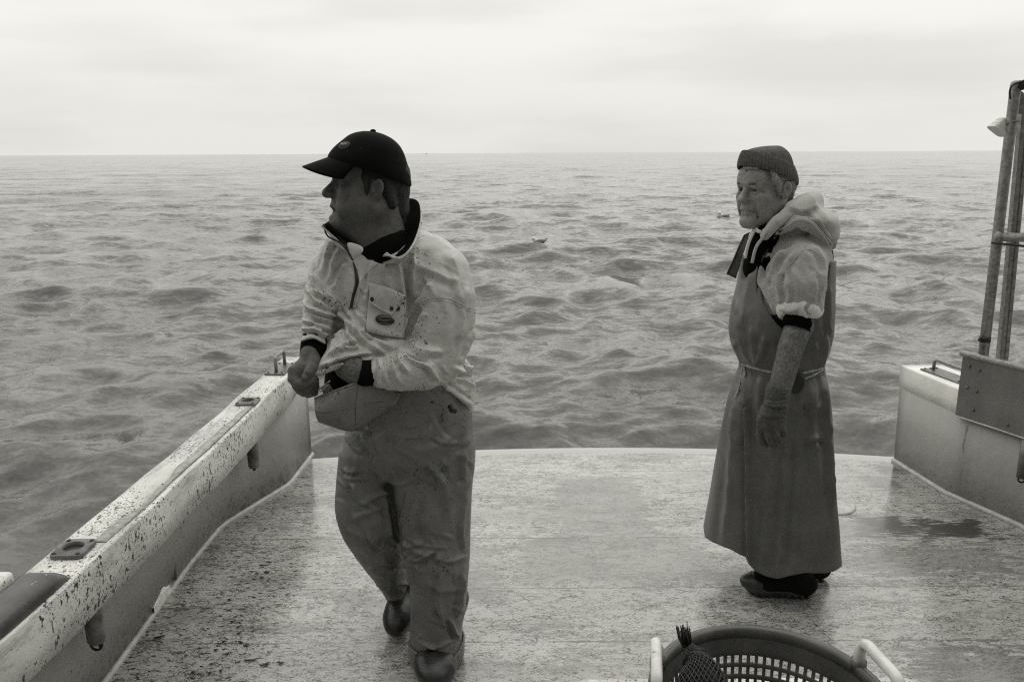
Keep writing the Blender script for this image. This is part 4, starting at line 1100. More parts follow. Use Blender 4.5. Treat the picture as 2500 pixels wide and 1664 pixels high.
    # ---- smock
    h = 0.0036
    F = Field((-0.68, 2.08, 0.86), (0.02, 2.66, 1.52), h)
    F.loft(rows([(556, 880, 1008, 2.46, 0.085), (575, 842, 1060, 2.455, 0.105), (600, 812, 1100, 2.45, 0.122), (640, 796, 1098, 2.445, 0.136), (700, 788, 1072, 2.44, 0.146),
                 (770, 786, 1066, 2.435, 0.152), (840, 796, 1090, 2.44, 0.156), (900, 814, 1150, 2.45, 0.162), (950, 850, 1160, 2.45, 0.165), (1030, 890, 1150, 2.45, 0.163)]), 0.02, n=2.25)
    A, B, Cc = W(935, 868, 2.275), W(1149, 1008, 2.42), W(840, 985, 2.60)
    nrm = np.cross(B - A, Cc - A); nrm = nrm if nrm[2] < 0 else -nrm
    F.plane(A, nrm, 0.012)
    F.chain(wl([(905, 780, 2.335), (850, 832, 2.255), (800, 878, 2.200), (776, 906, 2.178)]), [0.045, 0.036, 0.017, 0.008], 0.03)
    F.chain(wl([(975, 842, 2.31), (905, 858, 2.262), (840, 880, 2.212), (776, 910, 2.180)]), [0.030, 0.026, 0.015, 0.007], 0.02)
    F.chain(wl([(1046, 642, 2.43), (1074, 674, 2.41), (1080, 730, 2.385), (1079, 800, 2.360), (1066, 868, 2.335)]), [0.088, 0.096, 0.1020, 0.0975, 0.084], 0.010)
    F.chain(wl([(1066, 868, 2.330), (1030, 893, 2.288), (980, 905, 2.250), (955, 908, 2.240), (934, 909, 2.233)]), [0.082, 0.070, 0.057, 0.051, 0.0445], 0.012)
    F.chain(wl([(838, 628, 2.41), (804, 660, 2.38), (786, 716, 2.335), (778, 770, 2.29), (770, 818, 2.258)]), [0.070, 0.056, 0.053, 0.047, 0.041], 0.014)
    F.ell(W(944, 574, 2.42), (0.082, 0.122, 0.078), None, 0.01, 'cut'); F.ell(W(905, 588, 2.33), (0.048, 0.060, 0.036), None, 0.01, 'cut')
    S = F.mesh(3)
    D0 = DMap(S)
    S.bumpy(0.0050, (7, 7, 5), 3, 2); S.wrinkle(0.0015, (24, 24, 15), 8, 3)
    FL = [([(812, 586), (796, 625), (786, 668)], 7, 7), ([(836, 596), (812, 640), (798, 690)], 7, 8), ([(852, 640), (826, 672), (806, 706)], 7, 8),
          ([(800, 712), (826, 758), (858, 800), (900, 838), (945, 862)], 8, 10), ([(846, 780), (850, 815), (872, 838)], 7, 8), ([(820, 855), (840, 838), (870, 832)], 6, 7),
          ([(797, 852), (806, 822), (826, 798), (852, 784)], 7, -9), ([(880, 800), (910, 828), (960, 850)], 8, 8), ([(870, 760), (905, 800), (960, 822)], 9, 6),
          ([(742, 731), (760, 755), (797, 768), (834, 772)], 6, 11), ([(750, 706), (777, 740), (822, 760)], 6, 8), ([(745, 750), (768, 772), (806, 785)], 6, 9), ([(740, 782), (770, 790), (808, 806)], 6, 8),
          ([(738, 806), (766, 803), (800, 822)], 6, 8), ([(735, 832), (765, 822), (797, 838)], 5, 8), ([(760, 668), (768, 700), (790, 730)], 7, 8), ([(775, 640), (782, 690), (805, 735)], 7, 7),
          ([(985, 640), (992, 690), (1000, 735), (996, 780)], 8, -16), ([(1010, 620), (1008, 680), (1012, 730)], 8, 8), ([(1052, 690), (1030, 725), (1015, 745)], 8, 8), ([(1024, 742), (1002, 785), (990, 826)], 7, -10),
          ([(1040, 760), (1018, 800), (1002, 840)], 8, 8), ([(990, 852), (1006, 868), (1050, 884)], 7, -12), ([(1000, 838), (1040, 858), (1080, 858)], 9, 7),
          ([(924, 876), (928, 910), (920, 938)], 5, 7), ([(938, 868), (944, 902), (958, 940)], 5, -7), ([(958, 866), (962, 905), (982, 938)], 6, 7), ([(974, 862), (978, 886), (1000, 912)], 6, 8), ([(1030, 880), (1050, 900), (1070, 930)], 7, 6),
          ([(1166, 890), (1138, 902), (1112, 898)], 7, 14), ([(1164, 950), (1124, 926), (1100, 934)], 7, 10), ([(1150, 986), (1106, 953), (1085, 938)], 6, 9), ([(1164, 800), (1146, 848), (1140, 878)], 8, 8), ([(1164, 920), (1140, 915), (1118, 918)], 6, -9),
          ([(783, 896), (827, 875), (906, 862)], 5, 9), ([(771, 908), (806, 889), (858, 876), (935, 866)], 4, -8), ([(800, 868), (830, 850), (880, 846)], 5, 7),
          ([(1000, 640), (1060, 665), (1120, 690)], 12, 5), ([(1100, 620), (1120, 680), (1120, 740)], 14, 6), ([(1140, 700), (1130, 770), (1120, 830)], 12, 5), ([(905, 640), (900, 690), (890, 740)], 6, 4), ([(940, 640), (950, 690), (960, 740)], 9, 5)]
    S.folds(FL + rand_folds(5, 16, (742, 700, 815, 830), 25, 20, 45, 4, 4) + rand_folds(6, 10, (900, 860, 1080, 935), 75, 20, 45, 6, 2.5) + rand_folds(7, 10, (1010, 640, 1150, 860), 70, 25, 90, 7, 2.5) + rand_folds(8, 8, (1085, 880, 1140, 990), 20, 20, 60, 6, 3) + rand_folds(9, 12, (790, 640, 930, 830), 60, 30, 60, 6, 3), 2, 1.55)
    S.relax(1)
    jk = S.build('smock', M_JACKET, P)
    D = DMap(S)
    # seams, zip, pocket, badge
    for L, r in (([(1018, 740), (1060, 727), (1100, 730), (1130, 744), (1164, 758)], 0.0016), ([(1018, 746), (1060, 733), (1100, 737), (1130, 751), (1164, 765)], 0.0012), ([(990, 770), (1004, 762), (1018, 757)], 0.0012)):
        MB().tube(D.line(L, 8, 0.0006), r, 6).build('sleeve_seam', M_JACKET, jk)
    MB().tube(D.line([(925, 640), (900, 662), (880, 690), (868, 725), (862, 752)], 8, 0.001), 0.0024, 6).build('placket_edge', M_JACKET, jk)
    zp = D.line([(862, 640), (868, 660), (871, 690), (864, 720), (858, 752)], 8, 0.0005)
    MB().tube(zp, [0.002 + 0.004 * min(1, k / 14) for k in range(len(zp))], 8).build('zip', M_BLACK, jk)
    MB().tube(D.line([(866, 752), (874, 725), (880, 690), (890, 665)], 8, 0.001), 0.003, 6).build('placket_flap', M_JACKET, jk)
    pk = D.patch([(903, 700), (945, 712), (988, 722)], [(892, 808), (930, 818), (988, 826)], 14, 14, 0.004, 0.001)
    pm = MB().grid(pk).build('pocket', M_JACKET, jk, solid=0.003)
    for L in ([(903, 700), (898, 755), (892, 808)], [(892, 809), (925, 819), (955, 823), (989, 826)], [(988, 722), (988, 775), (989, 826)]):
        MB().tube(D.line(L, 6, 0.0035), 0.0017, 6).build('pocket_stitching', M_DRAIN, jk)
    fl = D.patch([(901, 690), (945, 700), (988, 720)], [(903, 736), (928, 752), (957, 766)], 14, 10, 0.009, 0.006)
    fl[-1, :, 1] -= 0.004
    fm = MB().grid(fl).build('pocket_flap', M_JACKET, jk, solid=0.0045); MB().tube(list(fl[-1]) + list(fl[::-1, -1])[1:], 0.0035, 8).build('flap_hem', M_JACKET, jk)
    for (u, v) in ((908, 730), (956, 753), (972, 753)):
        c = D(u, v, 0.0175 if v == 730 else (0.016 if u == 956 else 0.009)); MB().ell(c, (0.0058, 0.003, 0.0068), 14, 8).build('snap', M_BLACK, jk)
    bt_ = np.arange(32) * 2 * math.pi / 32
    def oval(k, off): return [D(940 + 23.5 * k * math.cos(t) + 1.5 * math.sin(t), 781 + 12.5 * k * math.sin(t) * (1 - 0.10 * math.cos(t)) + 2.0 * math.cos(t), off) for t in bt_]
    MB().grid(np.array([oval(1.0, 0.0075), oval(0.94, 0.0100), oval(0.5, 0.0105), oval(0.02, 0.0105)]), closed_u=True).build('badge', simple('badge_rubber', 0.02, 0.4, 0.2, 90), jk)
    mk_ = MB()
    mk_.tube([D(940 + 15 * math.cos(t), 777 + 5.0 * math.sin(t), 0.0112) for t in np.linspace(0.5, 5.6, 26)], 0.0010, 6)
    mk_.tube([D(940 + 10 * math.cos(t), 776 + 2.4 * math.sin(t), 0.0112) for t in np.linspace(2.6, 6.6, 18)], 0.0007, 6)
    for k in range(9): mk_.tube([D(925 + 3.6 * k, 787 + 0.4 * k, 0.0112), D(926.5 + 3.6 * k, 789.5 + 0.4 * k, 0.0112)], 0.0007, 5)
    mk_.build('badge_lettering', M_STEEL, jk)
    # hem band at the back right
    MB().tube(D.line([(1148, 1006), (1120, 990), (1098, 978), (1062, 950)], 6, 0.0), 0.0035, 8).build('hem', M_JACKET, jk)
    MB().tube([W(1098, 988, 2.30), W(1104, 1000, 2.295), W(1114, 1004, 2.297)], [0.008, 0.011, 0.007], 10).build('toggle', M_BLACK, jk)
    # collar: stands open, dark fleece inside
    top = wl([(790, 549, 2.285), (806, 540, 2.40), (852, 520, 2.50), (925, 498, 2.555), (985, 486, 2.555), (1021, 492, 2.50), (1028, 532, 2.42), (1018, 575, 2.345), (1003, 606, 2.29), (984, 625, 2.270), (962, 629, 2.262), (942, 617, 2.262)])
    bot = wl([(858, 628, 2.290), (824, 600, 2.33), (830, 576, 2.44), (880, 556, 2.53), (950, 550, 2.56), (1004, 555, 2.51), (1012, 582, 2.42), (1000, 612, 2.36), (984, 634, 2.33), (966, 644, 2.312), (950, 642, 2.302), (926, 634, 2.295)])
    T, Bq = spline(top, 5), spline(bot, 5); G = []
    for k in range(9):
        q = k / 8; mid = Bq + (T - Bq) * q; ctr = mid.mean(0); out = mid - ctr; out[:, 2] = 0
        G.append(mid + out * (0.02 * math.sin(math.pi * q) + 0.02 * q * q) + np.stack([0.003 * np.sin(np.arange(len(mid)) * 0.7 + q * 4)] * 3, 1))
    G = np.array(G)
    MB().grid(G).build('collar', M_JACKET, jk, solid=0.004)
    nbq = spline(wl([(880, 612, 2.325), (866, 590, 2.37), (872, 566, 2.45), (902, 552, 2.51), (945, 548, 2.525), (972, 556, 2.49), (980, 580, 2.42), (974, 606, 2.36), (960, 628, 2.325), (946, 640, 2.31), (930, 642, 2.305), (912, 636, 2.305)]), 5)
    c0 = G.mean((0, 1)); Ti = T + (c0 - T) * np.array([0.012, 0.012, 0]) + np.array([0, 0, 0.0015])
    inn = np.array([nbq + (Ti - nbq) * q + (Ti - c0) * np.array([1, 1, 0]) * 0.02 * math.sin(math.pi * q) for q in np.linspace(0, 1, 9)])
    MB().grid(inn).build('collar_lining', M_LINING, jk, solid=0.003)
    MB().tube(T, 0.0032, 8).build('collar_piping', M_JACKET, jk)
    zt = MB(); seg = T[:14]
    zt.tube(np.array(list(T[:3][::-1]) + list(spline(np.array([top[0], W(800, 576, 2.285), W(830, 592, 2.285), W(846, 610, 2.283), W(862, 636, 2.288)]), 5))), 0.0026, 6).build('collar_zip', M_BLACK, jk)
    fp = np.array([[W(843, 588, 2.292), W(866, 593, 2.286), W(888, 602, 2.282)], [W(850, 608, 2.282), W(868, 609, 2.274), W(888, 612, 2.276)], [W(861, 632, 2.280), W(873, 626, 2.274), W(884, 618, 2.276)]])
    MB().grid(fp).build('collar_tab', M_JACKET, jk, solid=0.004, sub=2)
    # front panel of the collar below the gap, and the dark jersey at the neck
    F = Field((-0.52, 2.2, 1.28), (-0.16, 2.66, 1.58), 0.004)
    F.chain([W(918, 660, 2.44), W(924, 634, 2.425), W(932, 616, 2.412), W(936, 607, 2.412)], [0.085, 0.096, 0.094, 0.086], 0.03)
    S = F.mesh(2); S.wrinkle(0.002, (20, 20, 30), 5); S.build('jersey', M_KNIT, P)
    # knit cuffs and glove
    MB().tube(wl([(767, 818, 2.258), (766, 848, 2.244), (762, 866, 2.230), (759, 876, 2.222)]), [0.036, 0.038, 0.035, 0.033], 24).build('knit_cuff', M_KNIT, P)
    MB().tube(wl([(925, 909, 2.236), (905, 911, 2.229), (890, 911, 2.224), (876, 908, 2.220)]), [0.036, 0.037, 0.0405, 0.040], 24).build('knit_cuff', M_KNIT, P)
    F = Field((-0.58, 2.08, 1.0), (-0.30, 2.36, 1.26), 0.003)
    F.chain(wl([(866, 903, 2.220), (860, 898, 2.222), (850, 892, 2.228), (838, 886, 2.25), (820, 880, 2.285)]), [0.039, 0.038, 0.034, 0.030, 0.026], 0.01)
    F.chain(wl([(874, 930, 2.212), (868, 912, 2.212)]), [0.018, 0.026], 0.01)
    S = F.mesh(1); S.wrinkle(0.0028, (60, 20, 20), 6); S.build('glove', M_GLOVE, P)
    # dark shirt showing under the lifted hem
    F = Field((-0.62, 2.16, 0.92), (-0.06, 2.6, 1.24), 0.005)
    F.loft(rows([(840, 830, 960, 2.40, 0.140), (880, 806, 960, 2.40, 0.150), (940, 800, 960, 2.40, 0.150), (1000, 860, 960, 2.42, 0.14)]), 0.02)
    S = F.mesh(2); S.wrinkle(0.003, (16, 16, 24), 9); S.build('shirt', M_LINING, P)
    # ---- trousers with the bib hanging open
    F = Field((-0.62, 2.20, 0.05), (0.0, 2.86, 1.12), 0.0046)
    F.loft(rows([(880, 900, 1120, 2.44, 0.150), (915, 880, 1130, 2.44, 0.155), (960, 862, 1140, 2.44, 0.157), (1005, 850, 1149, 2.435, 0.155), (1060, 842, 1152, 2.43, 0.152), (1100, 836, 1155, 2.43, 0.142), (1140, 850, 1150, 2.44, 0.110), (1180, 880, 1120, 2.45, 0.06)]), 0.02, n=2.3)
    F.loft(rows([(1080, 945, 1156, 2.425, 0.132), (1140, 948, 1156, 2.42, 0.130), (1182, 955, 1153, 2.415, 0.126), (1260, 970, 1150, 2.40, 0.118), (1350, 984, 1147, 2.385, 0.110), (1420, 1000, 1140, 2.375, 0.104), (1480, 1002, 1134, 2.37, 0.100), (1540, 1001, 1127, 2.365, 0.096), (1582, 1003, 1130, 2.36, 0.096), (1606, 1009, 1126, 2.355, 0.094)]), 0.018, n=2.2)
    F.loft(rows([(1080, 832, 962, 2.45, 0.125), (1170, 823, 962, 2.44, 0.120), (1230, 821, 972, 2.43, 0.112), (1275, 830, 982, 2.44, 0.106), (1335, 862, 992, 2.495, 0.100), (1390, 904, 998, 2.56, 0.094), (1445, 944, 1006, 2.625, 0.080), (1478, 962, 1010, 2.66, 0.070)]), 0.018, n=2.2)
    S = F.mesh(3); S.bumpy(0.005, (6, 6, 4), 12, 2); S.wrinkle(0.0013, (20, 20, 11), 13, 2)
    S.folds([([(842, 1146), (856, 1151), (874, 1146)], 7, 8), ([(846, 1058), (864, 1090), (890, 1104)], 8, 9), ([(926, 1105), (915, 1138), (926, 1161), (978, 1183), (1022, 1160)], 6, 4), ([(880, 1060), (900, 1085), (916, 1112)], 7, 8),
             ([(944, 1182), (956, 1240), (968, 1310)], 8, -14), ([(880, 1230), (915, 1210), (940, 1196)], 8, 8), ([(860, 1262), (900, 1250), (945, 1236)], 9, 7), ([(892, 1290), (922, 1332), (940, 1326)], 6, 9), ([(850, 1290), (890, 1308), (930, 1318)], 8, 7),
             ([(986, 1316), (1004, 1336), (1034, 1352)], 6, 11), ([(1004, 1366), (1034, 1360), (1060, 1342)], 6, 9), ([(992, 1360), (1002, 1392), (1006, 1424)], 6, 10), ([(1000, 1200), (985, 1260), (990, 1310)], 10, 8), ([(1060, 1360), (1100, 1368), (1140, 1356)], 8, 7),
             ([(1098, 1508), (1106, 1536), (1118, 1556)], 6, 13), ([(1130, 1400), (1124, 1460), (1112, 1510)], 6, 10), ([(1066, 1580), (1090, 1566), (1112, 1560)], 5, 9), ([(1016, 1556), (1045, 1576), (1066, 1582)], 5, 9), ([(1010, 1480), (1016, 1530), (1030, 1556)], 7, 8),
             ([(1060, 1040), (1010, 1066), (960, 1060)], 10, 7), ([(1100, 1060), (1060, 1090), (1000, 1100)], 12, 6), ([(1146, 1060), (1130, 1120), (1136, 1180)], 9, 7), ([(1060, 1140), (1090, 1200), (1100, 1270)], 14, 6), ([(1140, 1200), (1128, 1280), (1132, 1350)], 8, 7), ([(1030, 1220), (1020, 1290), (1040, 1340)], 12, -7), ([(1080, 1400), (1070, 1470), (1090, 1530)], 9, 7), ([(860, 1180), (880, 1220), (930, 1240)], 9, 8),
             ([(900, 1380), (940, 1372), (980, 1380)], 7, 8), ([(930, 1432), (960, 1420), (1000, 1426)], 6, 9), ([(950, 1462), (980, 1458), (1002, 1464)], 5, 8), ([(1040, 1420), (1080, 1440), (1130, 1436)], 9, 5)] + rand_folds(11, 24, (985, 1300, 1145, 1560), 15, 35, 60, 5, 4) + rand_folds(12, 12, (830, 1150, 960, 1300), 35, 30, 60, 7, 3) + rand_folds(13, 12, (890, 1300, 1000, 1460), 20, 30, 50, 6, 3) + rand_folds(14, 14, (860, 1020, 1150, 1180), 20, 40, 90, 7, 5), 4, 1.5)
    S.relax(1)
    tr = S.build('trousers', M_TROUS, P); DT = DMap(S)
    MB().tube(DT.line([(897, 1010), (901, 1050), (912, 1085), (925, 1110)], 6, 0.0006), 0.0013, 6).build('fly_seam', M_TROUS, tr)
    cf = D_ = None
    ringc = []
    for v, k in ((1562, 1.03), (1566, 1.06), (1598, 1.05), (1604, 1.02), (1602, 0.98)):
        zc = [r for r in rows([(v, 1002, 1130, 2.36, 0.097)])][0]; cx = (zc[1] + zc[2]) / 2; a = (zc[2] - zc[1]) / 2 * k
        ringc.append([(cx + a * math.cos(t), 2.36 + 0.099 * k * math.sin(t), zc[0] + 0.010 * math.sin(2 * t + 1) + 0.006 * math.cos(3 * t)) for t in np.arange(40) * 2 * math.pi / 40])
    MB().grid(np.array(ringc), closed_u=True, flip=True).build('turned_up_cuff', M_TROUS, tr, solid=0.003)
    # bib flap folded down and forward
    bA = [W(u, v, y) for u, v, y in ((768, 973, 2.165), (800, 961, 2.165), (835, 947, 2.175), (868, 935, 2.19), (900, 930, 2.215), (945, 945, 2.245), (980, 960, 2.255))]
    bB = [W(u, v, y) for u, v, y in ((780, 1027, 2.150), (806, 1039, 2.160), (832, 1047, 2.175), (866, 1049, 2.205), (892, 1036, 2.235), (930, 1010, 2.262), (966, 985, 2.268))]
    bA, bB = spline(np.array(bA), 5), spline(np.array(bB), 5); G = []
    for k in range(12):
        q = k / 11; r = bA + (bB - bA) * q; r = r + np.array([0, -0.022, 0.0]) * math.sin(math.pi * q); r[:, 1] += 0.004 * np.sin(np.arange(len(r)) * 0.45 + q * 5); G.append(r)
    G = np.array(G); bib = MB().grid(G).build('bib', M_TROUS, tr, solid=0.006)
    MB().tube([G[5, k] + np.array([0, -0.0045, 0]) for k in range(0, 26)], 0.0011, 6).build('bib_seam', M_DRAIN, tr)
    MB().tube([G[k, 16] + np.array([0, -0.0045, 0]) for k in range(0, 12)], 0.0011, 6).build('bib_seam', M_DRAIN, tr)
    MB().tube([G[0, k] + np.array([0, -0.001, 0]) for k in range(0, 24)], 0.004, 8).build('bib_edge', M_TROUS, tr)
    t1 = np.array([W(790, 962, 2.170), W(783, 948, 2.170), W(803, 938, 2.172), W(812, 952, 2.172)])
    MB().add(np.vstack([t1, t1 + np.array([0, 0.006, 0])]), [[0, 1, 2, 3], [7, 6, 5, 4], [0, 4, 5, 1], [1, 5, 6, 2], [2, 6, 7, 3], [3, 7, 4, 0]]).build('strap_tab', M_TROUS, tr, smooth=False)
    bk = [W(u, v, 2.162) for u, v in ((777, 952), (796, 937), (800, 941), (781, 956))]
    MB().tube(bk + [bk[0]], 0.0022, 8).tube([W(796, 936, 2.162), W(806, 929, 2.165)], 0.0018, 6).build('buckle', M_STEEL, tr)
    # ---- boots
    b1 = W(1048, 1668, 2.22); boot(P, (b1[0] + 0.02, 2.50, 0.0), (b1[0] - 0.002, 2.185, 0.0), (-0.20, 2.40, 0.20), 0.072, M_BOOT)
    t2 = W(966, 1552, 2.47); boot(P, (t2[0] + 0.045, 2.735, 0.10), (t2[0], 2.455, 0.004), (t2[0] + 0.03, 2.66, 0.22), 0.056, M_BOOT)
    return P
def f_back(ph): return math.cos(ph) < 0
YOUNG = build_young()
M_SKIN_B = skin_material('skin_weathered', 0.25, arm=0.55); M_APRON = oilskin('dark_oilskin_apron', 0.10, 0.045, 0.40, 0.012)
M_FLEECE = None
def fleece(name, v):
    b = NB(name)
    n = b.noise(420, 3, 0.7); m = b.noise(9, 5)
    col = b.math('MULTIPLY', b.math('MULTIPLY', b.rng(n, 0.25, 0.75, 0.72, 1.28), b.rng(m, 0.3, 0.7, 0.88, 1.1)), v)
    return b.done(col, 0.95, bumps=[(n, 0.8, 0.0014), (b.noise(70, 4), 0.5, 0.002)], spec=0.15, sheen=0.25)
M_FLEECE = fleece('grey_fleece', 0.38); M_FLEECE_IN = fleece('pale_fleece', 0.66); M_HOOD = fleece('hood_fleece', 0.52); M_BEANIE = knit('grey_knit_beanie', 0.11, 300); M_GREYHAIR = simple('grey_hair', 0.40, 0.6, 0.6, 240, 0.004)
M_GLOVE2 = knit('grey_work_glove', 0.085, 300); M_BROW = simple('grey_brow', 0.07, 0.7, 0.5, 200); M_ROPE = knit('tie_cord', 0.45, 500); M_LETTER = simple('white_lettering', 0.55, 0.6, 0.15, 100)
M_BOOTSOLE = simple('boot_lower_rubber', 0.028, 0.35, 0.4, 60, 0.001); M_BOOTTOP = simple('boot_shaft_cloth', 0.004, 0.8, 0.3, 120, 0.001, spec=0.2)

def build_old():
    P = thing('person', (0.93, 2.80, 0), 'older man in a knit beanie, grey hooded sweatshirt and long dark apron, arm hanging', 'person')
    yaw = math.radians(29); pit = math.radians(-2)
    fw = np.array([-math.cos(yaw) * math.cos(pit), -math.sin(yaw) * math.cos(pit), math.sin(pit)]); up = np.array([math.cos(yaw) * math.sin(pit), math.sin(yaw) * math.sin(pit), math.cos(pit)])
    H = Frame((0, 0, 0), fw, up, 1.0)
    H.o = W(1921, 464, 2.715) - H(-0.084, -0.009, -0.002)
    z = np.concatenate([np.arange(0.02, 0.86, 0.014), np.arange(0.86, 1.22, 0.0030), np.arange(1.22, 1.32, 0.008), np.arange(1.32, 1.74, 0.0026)])
    F = Field((0.66, 2.42, 0), (1.18, 3.08, 1.7), 0.0030, z)
    lines = [([(0.018, 0.101, -0.036), (0.033, 0.085, -0.054), (0.039, 0.075, -0.078), (0.037, 0.069, -0.094)], 0.0034), ([(0.022, 0.0925, -0.012), (0.034, 0.0895, -0.015), (0.045, 0.080, -0.008)], 0.0022),
             ([(0.048, 0.082, 0.006), (0.060, 0.066, 0.012)], 0.0018), ([(0.048, 0.080, -0.002), (0.061, 0.064, -0.009)], 0.0018),
             ([(0.006, 0.098, 0.018), (0.007, 0.095, 0.036)], 0.0013), ([(0.0, 0.0925, 0.052), (0.022, 0.088, 0.051), (0.040, 0.072, 0.048)], 0.0016), ([(0.0, 0.091, 0.063), (0.024, 0.086, 0.062), (0.040, 0.070, 0.058)], 0.0016),
             ([(0.050, 0.062, -0.028), (0.054, 0.050, -0.060), (0.046, 0.046, -0.088)], 0.0022)]
    sculpt_head(F, H, dict(fat=0.0, cheek=0.017, sock=0.002, brow=0.0015, frown=0.005, neck=0.056, open=0.0025, lines=lines))
    for x in (-1, 1):
        F.ell(H(x * 0.033, 0.083, -0.0085), np.array([0.013, 0.006, 0.005]) * H.sc, H.R, 0.005)      # bags under the eyes
        F.chain(H.pts([(x * 0.014, 0.090, 0.0165), (x * 0.034, 0.090, 0.0135), (x * 0.050, 0.071, 0.010)]), np.array([0.006, 0.0075, 0.006]) * H.sc, 0.006)
    F.chain(H.pts([(-0.02, 0.078, -0.088), (0, 0.086, -0.0885), (0.02, 0.078, -0.088)]), 0.004, 0.006, 'cut')
    nb = H(0, -0.05, -0.19)
    F.chain([nb, W(1940, 640, 2.82), W(1920, 800, 2.82), W(1920, 900, 2.82), W(1930, 1010, 2.82)], [0.06, 0.10, 0.11, 0.10, 0.11], 0.05)
    for dy, tw in ((-0.055, 0), (0.075, -12)): F.chain([W(1930, 1010, 2.82 + dy), W(1935 + tw, 1180, 2.80 + dy), W(1945 + tw, 1320, 2.81 + dy)], [0.09, 0.06, 0.035], 0.03)
    # near arm: bare forearm, gloved hand below
    F.chain([W(1945, 620, 2.76), W(1952, 670, 2.66), W(1953, 770, 2.62)], [0.06, 0.05, 0.046], 0.03)
    F.chain([W(1953, 770, 2.62), W(1948, 800, 2.605), W(1930, 850, 2.575), W(1916, 905, 2.55), W(1904, 950, 2.53), W(1897, 985, 2.52)], [0.045, 0.0455, 0.0415, 0.0385, 0.036, 0.033], 0.012)
    F.ell(W(1962, 800, 2.625), (0.034, 0.030, 0.040), None, 0.015)
    F.chain([W(1897, 985, 2.52), W(1886, 1030, 2.515)], [0.032, 0.030], 0.01)
    # far arm
    F.chain([W(1935, 620, 2.84), W(1930, 680, 2.985), W(1925, 790, 3.0), W(1890, 900, 2.99), W(1878, 960, 2.98), W(1874, 1010, 2.975)], [0.06, 0.05, 0.045, 0.036, 0.03, 0.026], 0.02)
    S = F.mesh(1)
    q = H.inv(S.V); fm = np.exp(-((q[:, 2] + 0.01) / 0.10) ** 2) * (q[:, 1] > 0.02)
    S.push(-0.0011 * fm * np.clip(noise3(q, (60, 60, 170), 3, 2), 0, 1)); S.bumpy(0.0006, 130, 4, 2)
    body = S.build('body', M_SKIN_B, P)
    for x in (-1, 1):
        MB().ell(H(x * 0.032, 0.0862, 0.001), (0.0095, 0.006, 0.0034), 12, 8, H.R).build('eye', M_EYE, body)
        MB().tube(spline(H.pts([(x * 0.014, 0.098, 0.0215), (x * 0.033, 0.0945, 0.0235), (x * 0.050, 0.074, 0.017)]), 5), [0.002 + 0.003 * math.sin(math.pi * (k + 1) / 13) for k in range(11)], 8).build('eyebrow', M_BROW, body)
    # grey hair below the hat
    s = H.sc
    F = Field(H.o - 0.15, H.o + 0.15, 0.0026)
    F.ell(H(0, -0.014, 0.034), np.array([0.0800, 0.1010, 0.086]) * s, H.R, 0.01)
    F.chain(H.pts([(0, -0.070, -0.01), (0, -0.074, -0.045)]), np.array([0.050, 0.040]) * s, 0.02)
    for x in (-1, 1): F.chain(H.pts([(x * 0.066, 0.040, 0.060), (x * 0.073, 0.034, 0.035), (x * 0.0755, 0.020, 0.010), (x * 0.074, 0.014, -0.018)]), np.array([0.013, 0.013, 0.010, 0.005]) * s, 0.008)
    S = F.mesh(1); Q = H.inv(S.V); S.V += S.normals() * (0.004 * noise3(Q, (210, 210, 45), 4, 2))[:, None]
    kp = ((Q[:, 1] < np.where(Q[:, 2] > 0.012, 0.052 - 0.25 * np.abs(Q[:, 2] - 0.03), -0.026)) | ((np.abs(Q[:, 0]) > 0.063) & (Q[:, 1] > 0.006) & (Q[:, 1] < 0.055)))
    kp &= ~((np.abs(Q[:, 0]) > 0.055) & (Q[:, 1] > -0.028) & (Q[:, 1] < 0.004) & (Q[:, 2] < 0.028))
    S.keep(kp).build('hair', M_GREYHAIR, P)
    MB().tube(spline(H.pts([(-0.045, 0.084, 0.072), (-0.02, 0.094, 0.075), (0.01, 0.097, 0.076)]), 5), 0.005, 8).build('forelock', M_GREYHAIR, P)
    # knit beanie with a turned-up cuff
    n = 240; R = []
    def base(ph): return np.array([0.0855 * math.sin(ph), -0.006 + 0.106 * math.cos(ph), 0.043 + 0.041 * math.cos(ph)])
    prof = [(0.975, 0.004, 0.0), (0.99, 0.0, 0.0), (1.045, -0.002, 0.0), (1.06, 0.006, 0.0), (1.045, 0.020, 0.0), (1.0, 0.034, 0.0), (0.945, 0.046, 0.0), (0.92, 0.0465, 0.0), (0.905, 0.043, 0.0), (0.885, None, 0.12), (0.83, None, 0.36), (0.735, None, 0.60), (0.595, None, 0.79), (0.40, None, 0.93), (0.24, None, 0.99), (0.0, None, 1.0)]
    for k, dz, t in prof:
        ring = []
        for i in range(n):
            ph = 2 * math.pi * i / n; b = base(ph); rib = 1 + 0.011 * (1 if i % 4 < 2 else -1) * (1 - 0.5 * t)
            c = np.array([0, -0.006 - 0.020 * t, 0]); lump = 1 + 0.03 * math.sin(2 * ph + 1) * t * (1 - t) + 0.02 * math.sin(5 * ph) * t * (1 - t)
            p = c + (b - c) * np.array([1, 1, 0]) * k * (rib * lump if k > 0.1 else 1)
            top = b[2] + 0.038
            p[2] = (b[2] + dz + 0.0035 * math.sin(3 * ph + 0.5) * (dz > 0.02)) if dz is not None else top + (0.143 - top) * t
            ring.append(H(*p))
        R.append(ring)
    R = np.array(R); R = np.array([spline(R[:, j], 3) for j in range(n)]).transpose(1, 0, 2)
    MB().grid(R, closed_u=True).build('beanie', M_BEANIE, P)
    # ---- sweatshirt with its hood down
    F = Field((0.60, 2.50, 0.95), (1.26, 3.12, 1.56), 0.0042)
